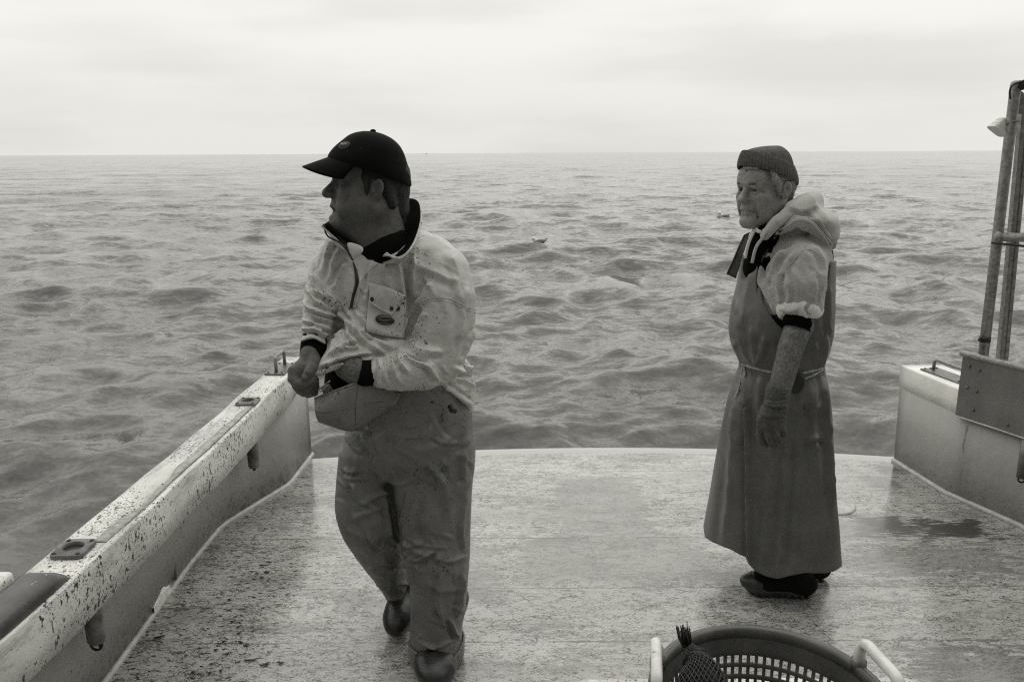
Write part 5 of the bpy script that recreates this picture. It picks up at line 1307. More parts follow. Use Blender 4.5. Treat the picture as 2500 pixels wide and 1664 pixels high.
    F.loft(rows([(545, 1875, 1975, 2.82, 0.075), (570, 1850, 2010, 2.82, 0.125), (605, 1836, 2020, 2.82, 0.165), (650, 1826, 2024, 2.82, 0.180), (700, 1812, 2026, 2.82, 0.183), (760, 1798, 2026, 2.82, 0.183),
                 (803, 1794, 2022, 2.82, 0.180), (850, 1804, 2014, 2.82, 0.168), (895, 1818, 1998, 2.82, 0.152), (960, 1812, 2000, 2.82, 0.15)]), 0.02, n=2.2)
    F.chain([W(1945, 612, 2.75), W(1953, 650, 2.675), W(1954, 695, 2.645), W(1956, 742, 2.63)], [0.075, 0.088, 0.0860, 0.0740], 0.02)
    F.chain([W(1935, 612, 2.88), W(1932, 660, 2.965), W(1930, 740, 2.985)], [0.075, 0.080, 0.072], 0.02)
    F.chain([W(1930, 740, 2.985), W(1922, 790, 2.99), W(1900, 880, 2.985), W(1885, 940, 2.98)], [0.066, 0.055, 0.046, 0.040], 0.02)
    F.ell(W(1958, 797, 2.625), (0.115, 0.115, 0.062), None, 0.006, 'cut')
    # hood: roll round the neck and the bag lying on the back
    F.chain([W(1905, 566, 2.688), W(1945, 540, 2.672), W(1985, 552, 2.675), W(2012, 580, 2.69), W(2026, 592, 2.72)], [0.014, 0.022, 0.026, 0.024, 0.016], 0.014)
    F.chain([W(2012, 580, 2.70), W(2034, 590, 2.74), W(2032, 600, 2.80)], [0.018, 0.014, 0.012], 0.01)
    F.ell(H(0, -0.02, -0.075), (0.105, 0.100, 0.055), None, 0.015, 'cut'); F.ell(W(1848, 574, 2.78), (0.042, 0.065, 0.050), None, 0.015, 'cut')
    S = F.mesh(3); S.bumpy(0.004, (9, 9, 6), 31, 2); S.wrinkle(0.0013, (22, 22, 14), 32, 2)
    S.folds([([(1880, 700), (1868, 660), (1900, 612), (1935, 590)], 7, -9), ([(1893, 736), (1884, 690), (1898, 640), (1920, 610)], 7, 10), ([(1906, 742), (1900, 700), (1908, 660)], 7, 8), ([(1924, 700), (1918, 660), (1936, 616)], 8, 6),
             ([(1880, 612), (1862, 640), (1852, 690)], 8, 8), ([(1900, 610), (1880, 650), (1870, 700)], 8, 6), ([(1925, 740), (1928, 712), (1922, 690)], 7, 5), ([(1985, 735), (1990, 700), (1985, 660)], 8, 6), ([(2000, 738), (2008, 700), (2010, 660)], 7, 7),
             ([(1868, 580), (1905, 556), (1945, 530), (1985, 540), (2014, 572), (2030, 596)], 5, -12), ([(1890, 566), (1950, 526), (1990, 532), (2020, 560)], 6, 8), ([(1985, 600), (2005, 630), (2020, 680)], 8, 7), ([(1880, 740), (1890, 765), (1900, 790)], 8, 7), ([(1850, 680), (1870, 720), (1895, 760)], 9, 6),
             ([(1925, 505), (1955, 512), (1985, 508)], 7, 5), ([(1985, 500), (2010, 520), (2026, 548)], 8, 6)] + rand_folds(31, 10, (1890, 620, 2020, 740), 75, 20, 80, 7, 2.5), 6, 1.3)
    S.relax(1)
    sw = S.build('sweatshirt', M_FLEECE, P); D = DMap(S)
    # hood lying open on the back, its pale inside showing
    F = Field((0.74, 2.50, 1.22), (1.26, 3.12, 1.58), 0.0042)
    F.chain([W(1868, 574, 2.700), W(1898, 540, 2.690), W(1932, 512, 2.705), W(1966, 498, 2.76), W(1982, 492, 2.84), W(1960, 500, 2.93), W(1910, 528, 2.95), W(1872, 560, 2.92)], [0.018, 0.023, 0.029, 0.036, 0.038, 0.032, 0.026, 0.020], 0.024)
    F.ell(W(1984, 540, 2.80), (0.076, 0.130, 0.048), None, 0.03)
    F.ell(W(2004, 568, 2.80), (0.048, 0.112, 0.046), None, 0.03)
    F.ell(H(0, -0.02, -0.075), (0.105, 0.100, 0.055), None, 0.015, 'cut')
    S = F.mesh(3); S.bumpy(0.003, (10, 10, 10), 35, 2); S.folds([([(1925, 505), (1955, 512), (1985, 508)], 7, 4), ([(1985, 500), (2010, 520), (2026, 548)], 8, 5), ([(1960, 520), (1990, 535), (2020, 560)], 9, -6)], 6, 1.2)
    S.build('hood', M_HOOD, sw)
    for L in ([(1936, 640), (1960, 612), (1985, 612), (2006, 630)], [(1936, 640), (1920, 655), (1903, 690)], [(1953, 534), (1964, 560), (1966, 605)]):
        MB().tube(D.line(L, 8, 0.0004), 0.0016, 6).build('seam', M_FLEECE, sw)
    MB().tube(D.line([(1860, 598), (1888, 572), (1920, 548), (1950, 533), (1985, 545), (2012, 575), (2030, 595)], 6, 0.0008), 0.0042, 8).build('hood_edge', M_FLEECE, sw)
    e = D(1898, 544, 0.004); nx = np.array([0.3, -1, 0.3]); nx /= np.linalg.norm(nx); ax = np.cross(nx, [0, 0, 1.0]); ax /= np.linalg.norm(ax); ay = np.cross(ax, nx)
    MB().tube([e + 0.0062 * (math.cos(t) * ax + math.sin(t) * ay) for t in np.linspace(0, 2 * math.pi, 17)], 0.0016, 8).build('eyelet', M_STEEL, sw)
    # rolled-back sleeve end showing its pale inside, dark undersleeve in it
    c = W(1954, 755, 2.628); a1 = np.array([1.0, 0.0, -0.06]); a2 = np.array([0.06, 1.0, -0.30]); a1 /= np.linalg.norm(a1); a2 /= np.linalg.norm(a2)
    F = Field(c - 0.12, c + 0.12, 0.003)
    ring = [c + a1 * (0.0575 * math.cos(t)) + a2 * (0.054 * math.sin(t)) + np.array([0, 0, 0.004 * math.sin(2 * t)]) for t in np.linspace(0, 2 * math.pi, 25)]
    F.chain(ring, [0.0205 + 0.003 * math.sin(3 * t) for t in np.linspace(0, 2 * math.pi, 25)], 0.004, sc=(1, 1, 0.72))
    S = F.mesh(1); S.bumpy(0.003, 26, 41, 2); S.folds([([(1975, 742), (1968, 756), (1978, 775)], 5, -9), ([(1905, 752), (1925, 758), (1950, 752)], 5, 4)], 8); S.build('rolled_cuff', M_FLEECE_IN, sw)
    MB().tube([W(1955, 752, 2.630), W(1951, 774, 2.616), W(1942, 804, 2.600)], [0.040, 0.0480, 0.0490], 24).build('undersleeve', M_LINING, P)
    # open neck: pale fleece edges, dark undershirt, scrap of white collar
    MB().tube(spline(wl([(1850, 550, 2.740), (1838, 570, 2.722), (1826, 598, 2.715), (1819, 630, 2.72)]), 5), 0.0055, 10).build('neck_edge', M_FLEECE_IN, sw)
    MB().tube(spline(wl([(1880, 556, 2.690), (1862, 580, 2.680), (1845, 606, 2.672), (1836, 642, 2.672)]), 5), 0.0055, 10).build('neck_edge', M_FLEECE, sw)
    F = Field((0.74, 2.62, 1.20), (1.06, 3.0, 1.52), 0.004)
    F.chain([W(1880, 556, 2.78), W(1872, 590, 2.77), W(1872, 650, 2.79)], [0.055, 0.062, 0.080], 0.03)
    S = F.mesh(2); S.wrinkle(0.002, 24, 3); S.build('undershirt', M_LINING, P)
    MB().grid(np.array([[W(1846, 555, 2.722), W(1853, 560, 2.712), W(1860, 563, 2.705)], [W(1845, 566, 2.718), W(1853, 570, 2.708), W(1861, 570, 2.70)]])).build('shirt_collar', M_FLEECE_IN, P, solid=0.006)
    MB().grid(np.array([[W(1862, 560, 2.700), W(1875, 554, 2.69), W(1890, 545, 2.683)], [W(1862, 570, 2.696), W(1877, 563, 2.685), W(1890, 555, 2.678)]])).build('shirt_collar', M_FLEECE_IN, P, solid=0.005)
    # ---- apron: one sheet from the bib to the hem, armholes scooped out
    ROWPX = [(600, 1822, 2042, 2.82, 0.190), (650, 1809, 2041, 2.82, 0.196), (700, 1798, 2039, 2.82, 0.198), (760, 1783, 2038, 2.82, 0.198), (803, 1779, 2036, 2.82, 0.196), (843, 1787, 2029, 2.82, 0.188),
               (874, 1803, 2017, 2.82, 0.176), (896, 1809, 2009, 2.82, 0.166), (930, 1788, 2018, 2.82, 0.178), (990, 1773, 2027, 2.82, 0.178), (1050, 1762, 2031, 2.82, 0.184), (1120, 1749, 2033, 2.82, 0.190), (1200, 1735, 2040, 2.82, 0.196),
               (1260, 1725, 2046, 2.82, 0.200), (1310, 1715, 2050, 2.82, 0.203), (1420, 1705, 2056, 2.82, 0.207)]
    RW = rows(ROWPX)
    A = np.array(sorted(RW)); zz = A[:, 0]
    def sec(z, c): return pchip(zz, A[:, c], np.atleast_1d(z))
    zw = RW[7][0]
    N = 220; th = np.arange(N) * 2 * math.pi / N          # 0 = right (back), pi = left (front), 1.5 pi = towards the deck side
    def point(z, t):
        xl_, xr_, yc, b = [sec(z, k) for k in (1, 2, 3, 4)]
        a = (xr_ - xl_) / 2; c_, s_ = np.cos(t), np.sin(t); n = 2.2
        k = (np.abs(c_) ** n + np.abs(s_) ** n) ** (-1 / n)
        x = (xl_ + xr_) / 2 + a * k * c_
        sh = np.clip((zw - z) / 0.75, 0, 1) * 0.42
        return np.stack([x, yc + b * k * s_ - sh * a * k * c_, np.broadcast_to(z, x.shape)], -1)
    # settle the section widths so that the outline keeps the traced width in spite of the skewed skirt
    tv = np.array([r_[0] for r_ in ROWPX]); tl = np.array([r_[1] for r_ in ROWPX]); tr = np.array([r_[2] for r_ in ROWPX])
    for _ in range(4):
        for i in range(len(zz)):
            p = point(np.full(N, zz[i]), th); u, v = proj(p); a, b_ = int(np.argmin(u)), int(np.argmax(u)); k = 0.0014
            A[i, 1] += (np.interp(v[a], tv, tl) - u[a]) * k * 0.8; A[i, 2] += (np.interp(v[b_], tv, tr) - u[b_]) * k * 0.8
    hemx = [1705, 1716, 1742, 1787, 1817, 1830, 1841, 1867, 1897, 1921, 1964, 2015, 2036, 2053, 2060]; hemv = [1302, 1306, 1322, 1340, 1358, 1377, 1390, 1404, 1411, 1405, 1396, 1396, 1392, 1380, 1376]
    topx = [1800, 1816, 1835, 1849, 1853, 1861, 1878, 1895, 1909, 1930, 1960, 1990, 2010, 2022, 2030, 2042]; topv = [619, 620, 630, 641, 700, 739, 770, 792, 803, 806, 800, 775, 735, 690, 641, 638]
    top = np.zeros(N); hem = np.zeros(N)
    for i, t in enumerate(th):
        m = t if math.sin(t) <= 0 else 2 * math.pi - t
        for arr, xs, vs, z0 in ((hem, hemx, hemv, 0.2), (top, topx, topv, 1.2)):
            z = z0
            for _ in range(12):
                p = point(np.array([z]), np.array([m]))[0]; u, v = proj(p); vt = np.interp(u, xs, vs)
                z += 0.7 * (v - vt) * 0.00155
            arr[i] = z
    top = np.minimum(top, zz[-1]); hem = np.maximum(hem, zz[0])
    M = 190; V = np.zeros((M, N, 3))
    for j in range(M):
        q = j / (M - 1); V[j] = point(top + (hem - top) * q, th)
        amp = np.clip((zw - V[j][:, 2]) / 0.7, 0, 1)
        cx = np.array([V[j][:, 0].mean(), V[j][:, 1].mean()]); d = V[j][:, :2] - cx
        w = 0.014 * np.sin(5 * th + 0.8) + 0.006 * np.sin(11 * th + 2.0 + 0.4 * q)
        gather = 0.006 * np.exp(-((V[j][:, 2] - zw) / 0.05) ** 2) * np.sin(26 * th)
        f = np.where(np.sin(th) < 0, 0.35, 1.0) * (1 - 0.85 * np.abs(np.cos(th)) ** 6)
        V[j][:, :2] += d * (w * amp * f + gather)[:, None]
    idx = np.arange(M * N).reshape(M, N); Fq = np.stack([idx[:-1], idx[1:], np.roll(idx, -1, 1)[1:], np.roll(idx, -1, 1)[:-1]], -1).reshape(-1, 4)
    S = Surf(V.reshape(-1, 3), Fq[:, ::-1])
    if (S.normals() * (S.V - S.V.mean(0))).sum() < 0: S = Surf(S.V, S.F[:, ::-1])
    S.bumpy(0.005, (6, 6, 3), 51, 2)
    S.folds([([(1818, 900), (1824, 1000), (1826, 1120), (1829, 1320), (1832, 1372)], 7, 16), ([(1800, 960), (1790, 1060), (1782, 1200), (1770, 1330)], 14, 9), ([(1858, 920), (1852, 1000), (1856, 1100)], 10, 8), ([(1925, 1060), (1918, 1160), (1908, 1280), (1900, 1400)], 8, 7), ([(1940, 1060), (1936, 1200), (1924, 1390)], 9, -6),
             ([(1990, 960), (1985, 1060), (2000, 1180)], 12, 9), ([(2012, 930), (2016, 1010), (2026, 1130), (2030, 1250)], 9, 12), ([(1960, 990), (1985, 1030), (2010, 1100)], 12, -4), ([(1965, 1080), (1990, 1066), (2012, 1072)], 7, 8),
             ([(1800, 730), (1806, 800), (1822, 860), (1836, 890)], 9, 11), ([(1790, 830), (1806, 870), (1816, 890)], 7, 10), ([(1836, 800), (1840, 850), (1846, 892)], 10, 8), ([(1870, 820), (1860, 860), (1850, 894)], 10, 7), ([(2015, 820), (2010, 860), (2004, 890)], 9, 9), ([(1990, 840), (1992, 870), (1996, 896)], 8, 7), ([(2024, 700), (2022, 760), (2024, 820)], 9, 6),
             ([(1836, 660), (1826, 720), (1816, 790)], 11, 6), ([(1880, 1150), (1872, 1260), (1864, 1380)], 14, 6), ([(1980, 1180), (1976, 1280), (1984, 1380)], 14, 6)] + rand_folds(21, 14, (1800, 790, 2020, 890), 80, 20, 70, 9, 1.5) + rand_folds(22, 14, (1780, 920, 2030, 1120), 85, 12, 150, 10, 3) + rand_folds(23, 8, (1950, 960, 2020, 1150), 50, 40, 60, 6, 2), 9, 1.25)
    ap = S.build('apron', M_APRON, P)
    md = ap.modifiers.new('solid', 'SOLIDIFY'); md.thickness = 0.0025; md.offset = 1
    G = S.V.reshape(M, N, 3)
    MB().tube(np.vstack([G[0], G[0][:1]]) , 0.0034, 8).build('top_binding', M_APRON, ap)
    MB().tube(np.vstack([G[-1], G[-1][:1]]) , 0.0030, 8).build('hem', M_APRON, ap)
    DA = DMap(S)
    MB().tube(DA.line([(1812, 636), (1832, 648), (1851, 660)], 6, 0.0006), 0.0012, 6).build('bib_stitching', M_DRAIN, ap)
    for L in ([(1922, 1060), (1914, 1160), (1906, 1260), (1898, 1400)], [(1930, 1060), (1926, 1170), (1916, 1280), (1906, 1400)]): MB().tube(DA.line(L, 8, 0.0003), 0.0011, 6).build('panel_seam', M_APRON, ap)
    # waist cord, knotted in front, tail hanging
    MB().tube(DA.line([(1815, 889), (1835, 896), (1862, 903), (1892, 909), (1918, 912)], 6, 0.005), 0.0045, 8).build('waist_cord', M_ROPE, ap)
    MB().tube(DA.line([(1930, 913), (1955, 911), (1980, 906), (2008, 898)], 6, 0.005), 0.0045, 8).build('waist_cord', M_ROPE, ap)
    MB().tube(DA.line([(1950, 928), (1970, 922), (1990, 913), (2009, 902)], 6, 0.005), 0.004, 8).build('waist_cord', M_ROPE, ap)
    MB().ell(DA(1816, 890, 0.009), (0.010, 0.009, 0.012), 12, 8).build('knot', M_ROPE, ap)
    MB().tube(spline(np.array([DA(1816, 892, 0.010), DA(1819, 915, 0.012), DA(1813, 922, 0.012), DA(1808, 912, 0.012), DA(1814, 894, 0.011)]), 6), 0.004, 8).build('bow_loop', M_ROPE, ap)
    MB().tube(spline(np.array([DA(1814, 893, 0.012), DA(1808, 930, 0.013), DA(1800, 960, 0.012), DA(1796, 970, 0.010)]), 5), [0.004] * 10 + [0.0062] * 6, 8).build('cord_tail', M_ROPE, ap)
    # black bulge standing in for the apron's dark side gap, half behind the wrist
    pc = DA(1944, 930, 0.016); MB().ell(pc, (0.030, 0.016, 0.044), 20, 14).build('apron_gap_bulge', M_BLACK, P)
    # black lettered strap over the chest, and its run down the back
    st = D.patch([(1912, 560), (1882, 596), (1860, 640)], [(1884, 568), (1862, 596), (1846, 634)], 14, 5, 0.013)
    sp = MB().grid(st).build('shoulder_strap', M_BLACK, P, solid=0.003)
    def mark(a, b, i0, j0): 
        MB().tube([st[j0[0]][i0[0]] * (1 - a) + st[j0[1]][i0[1]] * a + np.array([0, -0.0035, 0.001]), st[j0[0]][i0[0]] * (1 - b) + st[j0[1]][i0[1]] * b + np.array([0, -0.0035, 0.001])], 0.0021, 6).build('lettering_stroke', M_LETTER, sp)
    for (i, j, i2, j2) in ((1, 1, 2, 2), (2, 1, 2, 2), (2, 3, 3, 2), (3, 1, 4, 1), (4, 2, 4, 3), (6, 1, 6, 2), (7, 2, 8, 1), (10, 1, 10, 2), (10, 2, 11, 1), (11, 1, 11, 2), (11, 2, 12, 1)): mark(0.1, 0.8, (i, i2), (j, j2))
    MB().tube([W(2020, 596, 2.735), W(2027, 615, 2.725), W(2030, 640, 2.735)], [0.009, 0.010, 0.009], 8).build('back_strap', M_BLACK, P)
    # stiff dark flange of the far shoulder strap standing off the chest
    fpts = [(1830, 568), (1817, 574), (1803, 604), (1788, 640), (1775, 668), (1797, 677), (1806, 652), (1814, 622), (1824, 592)]
    f0 = [W(u, v, 2.93 - 0.0006 * (v - 568)) for u, v in fpts]; f1 = [p + np.array([0.002, 0.006, 0]) for p in f0]; k = len(f0)
    fl = MB().add(np.array(f0 + f1), [list(range(k))[::-1], list(range(k, 2 * k))] + [[i, (i+1) % k, (i+1) % k + k, i + k] for i in range(k)]).build('strap_flange', M_APRON, P, smooth=False)
    MB().tube([p + np.array([0, -0.002, 0]) for p in f0[:6]], 0.0032, 8).build('flange_trim', M_BLACK, fl)
    # knit glove on the near hand
    F = Field((0.76, 2.40, 0.60), (1.0, 2.64, 1.14), 0.0026)
    F.chain(wl([(1900, 952, 2.522), (1897, 975, 2.520), (1895, 992, 2.518)]), [0.0395, 0.040, 0.0385], 0.008)
    F.chain(wl([(1894, 992, 2.518), (1888, 1012, 2.515), (1884, 1036, 2.512)]), [0.0360, 0.040, 0.040], 0.012, sc=(1, 1.25, 1))
    F.ell(W(1884, 1028, 2.512), (0.049, 0.028, 0.046), None, 0.012)
    for L, r in (([(1858, 1036, 2.515), (1857, 1062, 2.510), (1861, 1078, 2.508), (1869, 1086, 2.510)], (0.0140, 0.0132, 0.0122, 0.0100)),
                 ([(1874, 1044, 2.500), (1877, 1066, 2.492), (1883, 1081, 2.492), (1890, 1088, 2.496)], (0.0142, 0.0136, 0.0126, 0.0104)),
                 ([(1890, 1044, 2.496), (1895, 1062, 2.488), (1901, 1074, 2.488), (1905, 1079, 2.492)], (0.0138, 0.0132, 0.0120, 0.0098)),
                 ([(1905, 1036, 2.500), (1911, 1050, 2.492), (1914, 1061, 2.492)], (0.0128, 0.0120, 0.0098))):
        F.chain(wl(L), r, 0.0035)
    F.chain(wl([(1868, 1000, 2.535), (1858, 1024, 2.545), (1862, 1050, 2.550)]), [0.018, 0.016, 0.012], 0.008)
    S = F.mesh(1); u, v = proj(S.V)
    S.folds([([(1868, 985), (1890, 992), (1922, 990)], 4, 7), ([(1866, 972), (1892, 978), (1924, 974)], 4, -4), ([(1862, 1012), (1885, 1016), (1914, 1010)], 5, 5), ([(1900, 1030), (1910, 1024), (1918, 1016)], 4, 6), ([(1904, 1012), (1912, 1010), (1920, 1014)], 4, -5)], 3)
    S.bumpy(0.0007, 90, 61, 2)
    S.build('glove', M_GLOVE2, P)
    # far glove
    F = Field((0.70, 2.88, 0.74), (0.95, 3.08, 1.10), 0.0036); F.chain([W(1880, 950, 2.98), W(1874, 1005, 2.975), W(1868, 1045, 2.972)], [0.040, 0.038, 0.036], 0.01)
    for k in range(4): F.chain([W(1856 + 8 * k, 1045, 2.96 + 0.012 * k), W(1856 + 8 * k, 1075, 2.955 + 0.012 * k), W(1862 + 8 * k, 1092, 2.957 + 0.012 * k)], [0.014, 0.013, 0.010], 0.004)
    F.mesh(1).build('glove', M_GLOVE2, P)
    # trouser legs under the apron, boots
    F = Field((0.70, 2.56, 0.10), (1.20, 3.06, 0.95), 0.006)
    for dy, tw in ((-0.065, 0), (0.085, -14)):
        h_ = PZ(1960, 1452, 0.0)
        F.chain([W(1920, 960, 2.82 + dy * .8), W(1935 + tw, 1180, 2.81 + dy), np.array([h_[0] + 0.0 + tw * 0.0015, h_[1] + 0.07 + dy, 0.22])], [0.115, 0.085, 0.066], 0.03)
    S = F.mesh(2); S.wrinkle(0.004, (14, 14, 9), 71); S.build('trousers', M_LINING, P)
    for dy, dx in ((0.0, 0.0), (0.12, 0.10)):
        he, to = PZ(1988, 1452, 0.0), PZ(1826, 1450, 0.0)
        he = he + np.array([dx, dy, 0]); to = to + np.array([dx, dy + 0.02, 0])
        an = he + (to - he) * 0.26; an[2] = 0.20
        d = to - he; L = np.linalg.norm(d); d /= L; Fr = Frame(he, d, (0, 0, 1))
        F = Field(np.minimum(he, to) - 0.09, np.maximum(he, to) + np.array([0.09, 0.09, 0.26]), 0.0036)
        F.ell(Fr(0, L * 0.72, 0.045), (0.052, L * 0.31, 0.042), Fr.R, 0.02); F.ell(Fr(0, L * 0.24, 0.045), (0.043, L * 0.27, 0.052), Fr.R, 0.02)
        F.chain([Fr(0, L * 0.42, 0.060), Fr(0, L * 0.30, 0.11), an], [0.046, 0.058, 0.062], 0.03)
        F.plane(Fr(0, 0, 0.012), -Fr.R[:, 2], 0.004)
        S = F.mesh(2); S.wrinkle(0.0015, 18, 3); bt = S.build('boot', M_BOOTTOP, P)
        F = Field(np.minimum(he, to) - 0.08, np.maximum(he, to) + np.array([0.08, 0.08, 0.12]), 0.0034)
        F.chain([Fr(0, L * 0.02, 0.026), Fr(0, L * 0.18, 0.022), Fr(0, L * 0.5, 0.022), Fr(0, L * 0.80, 0.026), Fr(0, L * 0.97, 0.048)], [0.040, 0.045, 0.044, 0.053, 0.036], 0.01, sc=(1, 1, 1.55))
        F.ell(Fr(0, L * 0.84, 0.046), (0.052, L * 0.20, 0.040), Fr.R, 0.012)
        F.plane(Fr(0, 0, 0.001), -Fr.R[:, 2], 0.003); F.plane(Fr(0, L * 0.6, 0.050), Fr.R[:, 2] + Fr.R[:, 1] * -0.35, 0.006)
        S = F.mesh(1); q = Fr.inv(S.V); S.push(0.004 * np.exp(-((q[:, 2] - 0.030) / 0.006) ** 2) + 0.003 * (q[:, 2] < 0.018) * np.sign(np.sin(q[:, 1] * 260))); S.build('boot_sole', M_BOOTSOLE, bt)
    return P
OLD = build_old()
# ------------------------------------------------------------------ basket on a low white hatch box
BX = W(1882, 1694, 1.462)
ZR = BX[2]; BR = 0.24; BXC = np.array([BX[0], BX[1], 0.0])
M_BASKET = None
def basket_mat():
    b = NB('dark_basket_plastic'); n = b.noise(14, 6, 0.7); col = b.math('MULTIPLY', b.rng(n, 0.25, 0.75, 0.7, 1.35), 0.075)
    sc = b.rng(b.noise(60, 6, 0.75, vec=b.map((1, 1, 0.25))), 0.60, 0.66); col = b.mix(b.math('MULTIPLY', sc, 0.5), col, 0.14)
    return b.done(col, 0.36, bumps=[(b.noise(40, 5), 0.5, 0.0015)], spec=0.5)
M_BASKET = basket_mat()
M_HANDLE = None
def handle_mat():
    b = NB('white_handle_plastic'); col = b.mix(b.rng(b.noise(16, 6, 0.7), 0.35, 0.7), 0.70, 0.52)
    col = specks(b, col, 0.05, 60, 0.74, dens=0.05, soft=0.05)
    return b.done(col, 0.35, b.noise(20, 4), dist=0.002)
M_HANDLE = handle_mat()
def rad(z): return 0.196 + 0.040 * (z - ZB) / (ZR - ZB)
HB_TOP = 0.215; ZB = HB_TOP + 0.004
def build_basket():
    bk = thing('fish_basket', (BXC[0], BXC[1], ZB), 'round dark slotted plastic fish basket with white tube handles', 'basket')
    yfar = BXC[1] + 0.226
    lev = [W(1860, v, yfar)[2] for v in (1598, 1616, 1624, 1641, 1650, 1666)]
    zs_ = [ZR]
    zs_ += [ZR - 0.02, lev[0] + 0.012]
    for k in range(0, 6, 2): zs_ += [lev[k], lev[k + 1]]
    step = lev[1] - lev[3]; k = 3
    while zs_[-1] - step > ZB + 0.03: zs_ += [lev[0] - step * k, lev[1] - step * k]; k += 1
    zs_ += [ZB + 0.012, ZB]
    NS = 76; cols = NS * 2; V = []; F = []; slot = []
    for z in zs_:
        for j in range(cols):
            # slots a little narrower than bars
            t = (j // 2 + (0.0 if j % 2 == 0 else 0.60)) * 2 * math.pi / NS
            r = rad(z); V.append((BXC[0] + r * math.cos(t), BXC[1] + r * math.sin(t), z))
    for i in range(len(zs_) - 1):
        hole = 3 <= i < len(zs_) - 3 and (i - 3) % 2 == 0
        for j in range(cols):
            if hole and j % 2 == 0: continue
            j2 = (j + 1) % cols; F.append((i*cols+j, (i+1)*cols+j, (i+1)*cols+j2, i*cols+j2))
    m = MB().add(V, F); m.build('wall', M_BASKET, bk, solid=0.0055)
    for z in [a for a in zs_[4:-3:2]][:6]:
        pass
    rim = []
    n = 96
    prof = [(-0.004, -0.026), (0.014, -0.030), (0.020, -0.016), (0.019, -0.004), (0.012, 0.006), (0.001, 0.009), (-0.007, 0.005), (-0.0085, -0.006)]
    for j in range(n):
        t = 2 * math.pi * j / n; rim.append([(BXC[0] + (rad(ZR) + a) * math.cos(t), BXC[1] + (rad(ZR) + a) * math.sin(t), ZR + c) for a, c in prof])
    R = np.array(rim); m = MB().grid(np.concatenate([R, R[:1]]), closed_u=True); m.build('rim', M_BASKET, bk)
    # bottom of spokes and rings
    bm = MB(); bm.lathe([(0.0, 0.006), (0.03, 0.006), (0.03, 0.0), (0.0, 0.0)], (BXC[0], BXC[1], ZB), 24)
    bm.build('base_boss', M_BASKET, bk)
    for r in (0.07, 0.115, 0.16, 0.198): MB().tube([(BXC[0] + r * math.cos(t), BXC[1] + r * math.sin(t), ZB + 0.005) for t in np.linspace(0, 2 * math.pi, 49)], 0.0055, 6).build('base_ring', M_BASKET, bk)
    for k in range(24):
        t = 2 * math.pi * k / 24; MB().tube([(BXC[0] + q * math.cos(t), BXC[1] + q * math.sin(t), ZB + 0.004) for q in (0.028, 0.206)], 0.0045, 6).build('base_spoke', M_BASKET, bk)
    for (u, v), d in (((1617, 1622), 1), ((2112, 1618), -1)):
        a = PZ(u, v, ZR); ta = math.atan2(a[1] - BXC[1], a[0] - BXC[0])
        tb = ta + d * math.radians(33)
        A = np.array([BXC[0] + (rad(ZR) + 0.008) * math.cos(ta), BXC[1] + (rad(ZR) + 0.008) * math.sin(ta), ZR]); B = np.array([BXC[0] + (rad(ZR) + 0.008) * math.cos(tb), BXC[1] + (rad(ZR) + 0.008) * math.sin(tb), ZR])
        h = 0.062; upz = np.array([0, 0, 1.0]); ab = (B - A) / np.linalg.norm(B - A); out = np.array([math.cos((ta + tb) / 2), math.sin((ta + tb) / 2), 0]) * 0.012
        pts = [A - upz * 0.012, A + upz * (h - 0.022)] + [A + out * 0.5 + upz * (h - 0.022) + ab * 0.022 * (1 - math.cos(q)) + upz * 0.022 * math.sin(q) for q in np.linspace(0.3, math.pi / 2, 5)]
        pts += [B + out * 0.5 + upz * (h - 0.022) - ab * 0.022 * (1 - math.sin(q)) + upz * 0.022 * math.cos(q) for q in np.linspace(0, math.pi / 2 - 0.3, 5)] + [B + upz * (h - 0.022), B - upz * 0.012]
        hd = MB().tube(pts, 0.0120, 16, sq=0.8).build('handle', M_HANDLE, bk)
        for q in (A, B): MB().tube([q - upz * 0.010, q + upz * 0.014], 0.0175, 18).build('handle_collar', M_BASKET, hd)
    return bk
build_basket()
def build_box():
    x0, y1 = PZ(1392, 1656, HB_TOP)[0], PZ(1500, 1655, HB_TOP)[1]; x1 = PZ(2240, 1655, HB_TOP)[0]
    P = thing('hatch_box', ((x0 + x1) / 2, y1 - 0.4, 0), 'low white painted hatch box with chipped edges under the basket', 'hatch box')
    g = np.random.default_rng(4); out = []
    def corner(cx, cy, a0, r=0.05): return [(cx + r * math.cos(a), cy + r * math.sin(a)) for a in np.linspace(a0, a0 + math.pi / 2, 7)]
    ol = corner(x1 - 0.05, y1 - 0.05, 0) + corner(x0 + 0.05, y1 - 0.05, math.pi / 2) + corner(x0 + 0.05, 0.75, math.pi) + corner(x1 - 0.05, 0.75, 1.5 * math.pi)
    dense = []
    for i in range(len(ol)):
        a, b = np.array(ol[i]), np.array(ol[(i+1) % len(ol)]); k = max(1, int(np.linalg.norm(b - a) / 0.012))
        dense += [a + (b - a) * q / k for q in range(k)]
    dense = np.array(dense); c = dense.mean(0); jit = np.interp(np.arange(len(dense)), np.arange(0, len(dense) + 3, 3), g.normal(0, 0.0022, len(np.arange(0, len(dense) + 3, 3))))
    def ring(off, z, j=0.0):
        d = dense - c; d = d / np.linalg.norm(d, axis=1, keepdims=True); return np.column_stack([dense + d * (off + j * jit)[:, None] if j else dense + d * off, np.full(len(dense), z)])
    Rr = np.array([ring(0.0, 0.0), ring(0.0, HB_TOP - 0.02), ring(0.004, HB_TOP - 0.008, 1), ring(0.0, HB_TOP - 0.002, 1), ring(-0.008, HB_TOP, 1)])
    m = MB().grid(Rr, closed_u=True); n = len(dense); m.F.append([4 * n + k for k in range(n)])
    m.build('lid', M_CAP, P, smooth=False)
    MB().box((x0 + 0.06, 0.72, 0.0), (x1 - 0.06, y1 - 0.06, HB_TOP - 0.03)).build('casing', M_FILLET, P)
build_box()

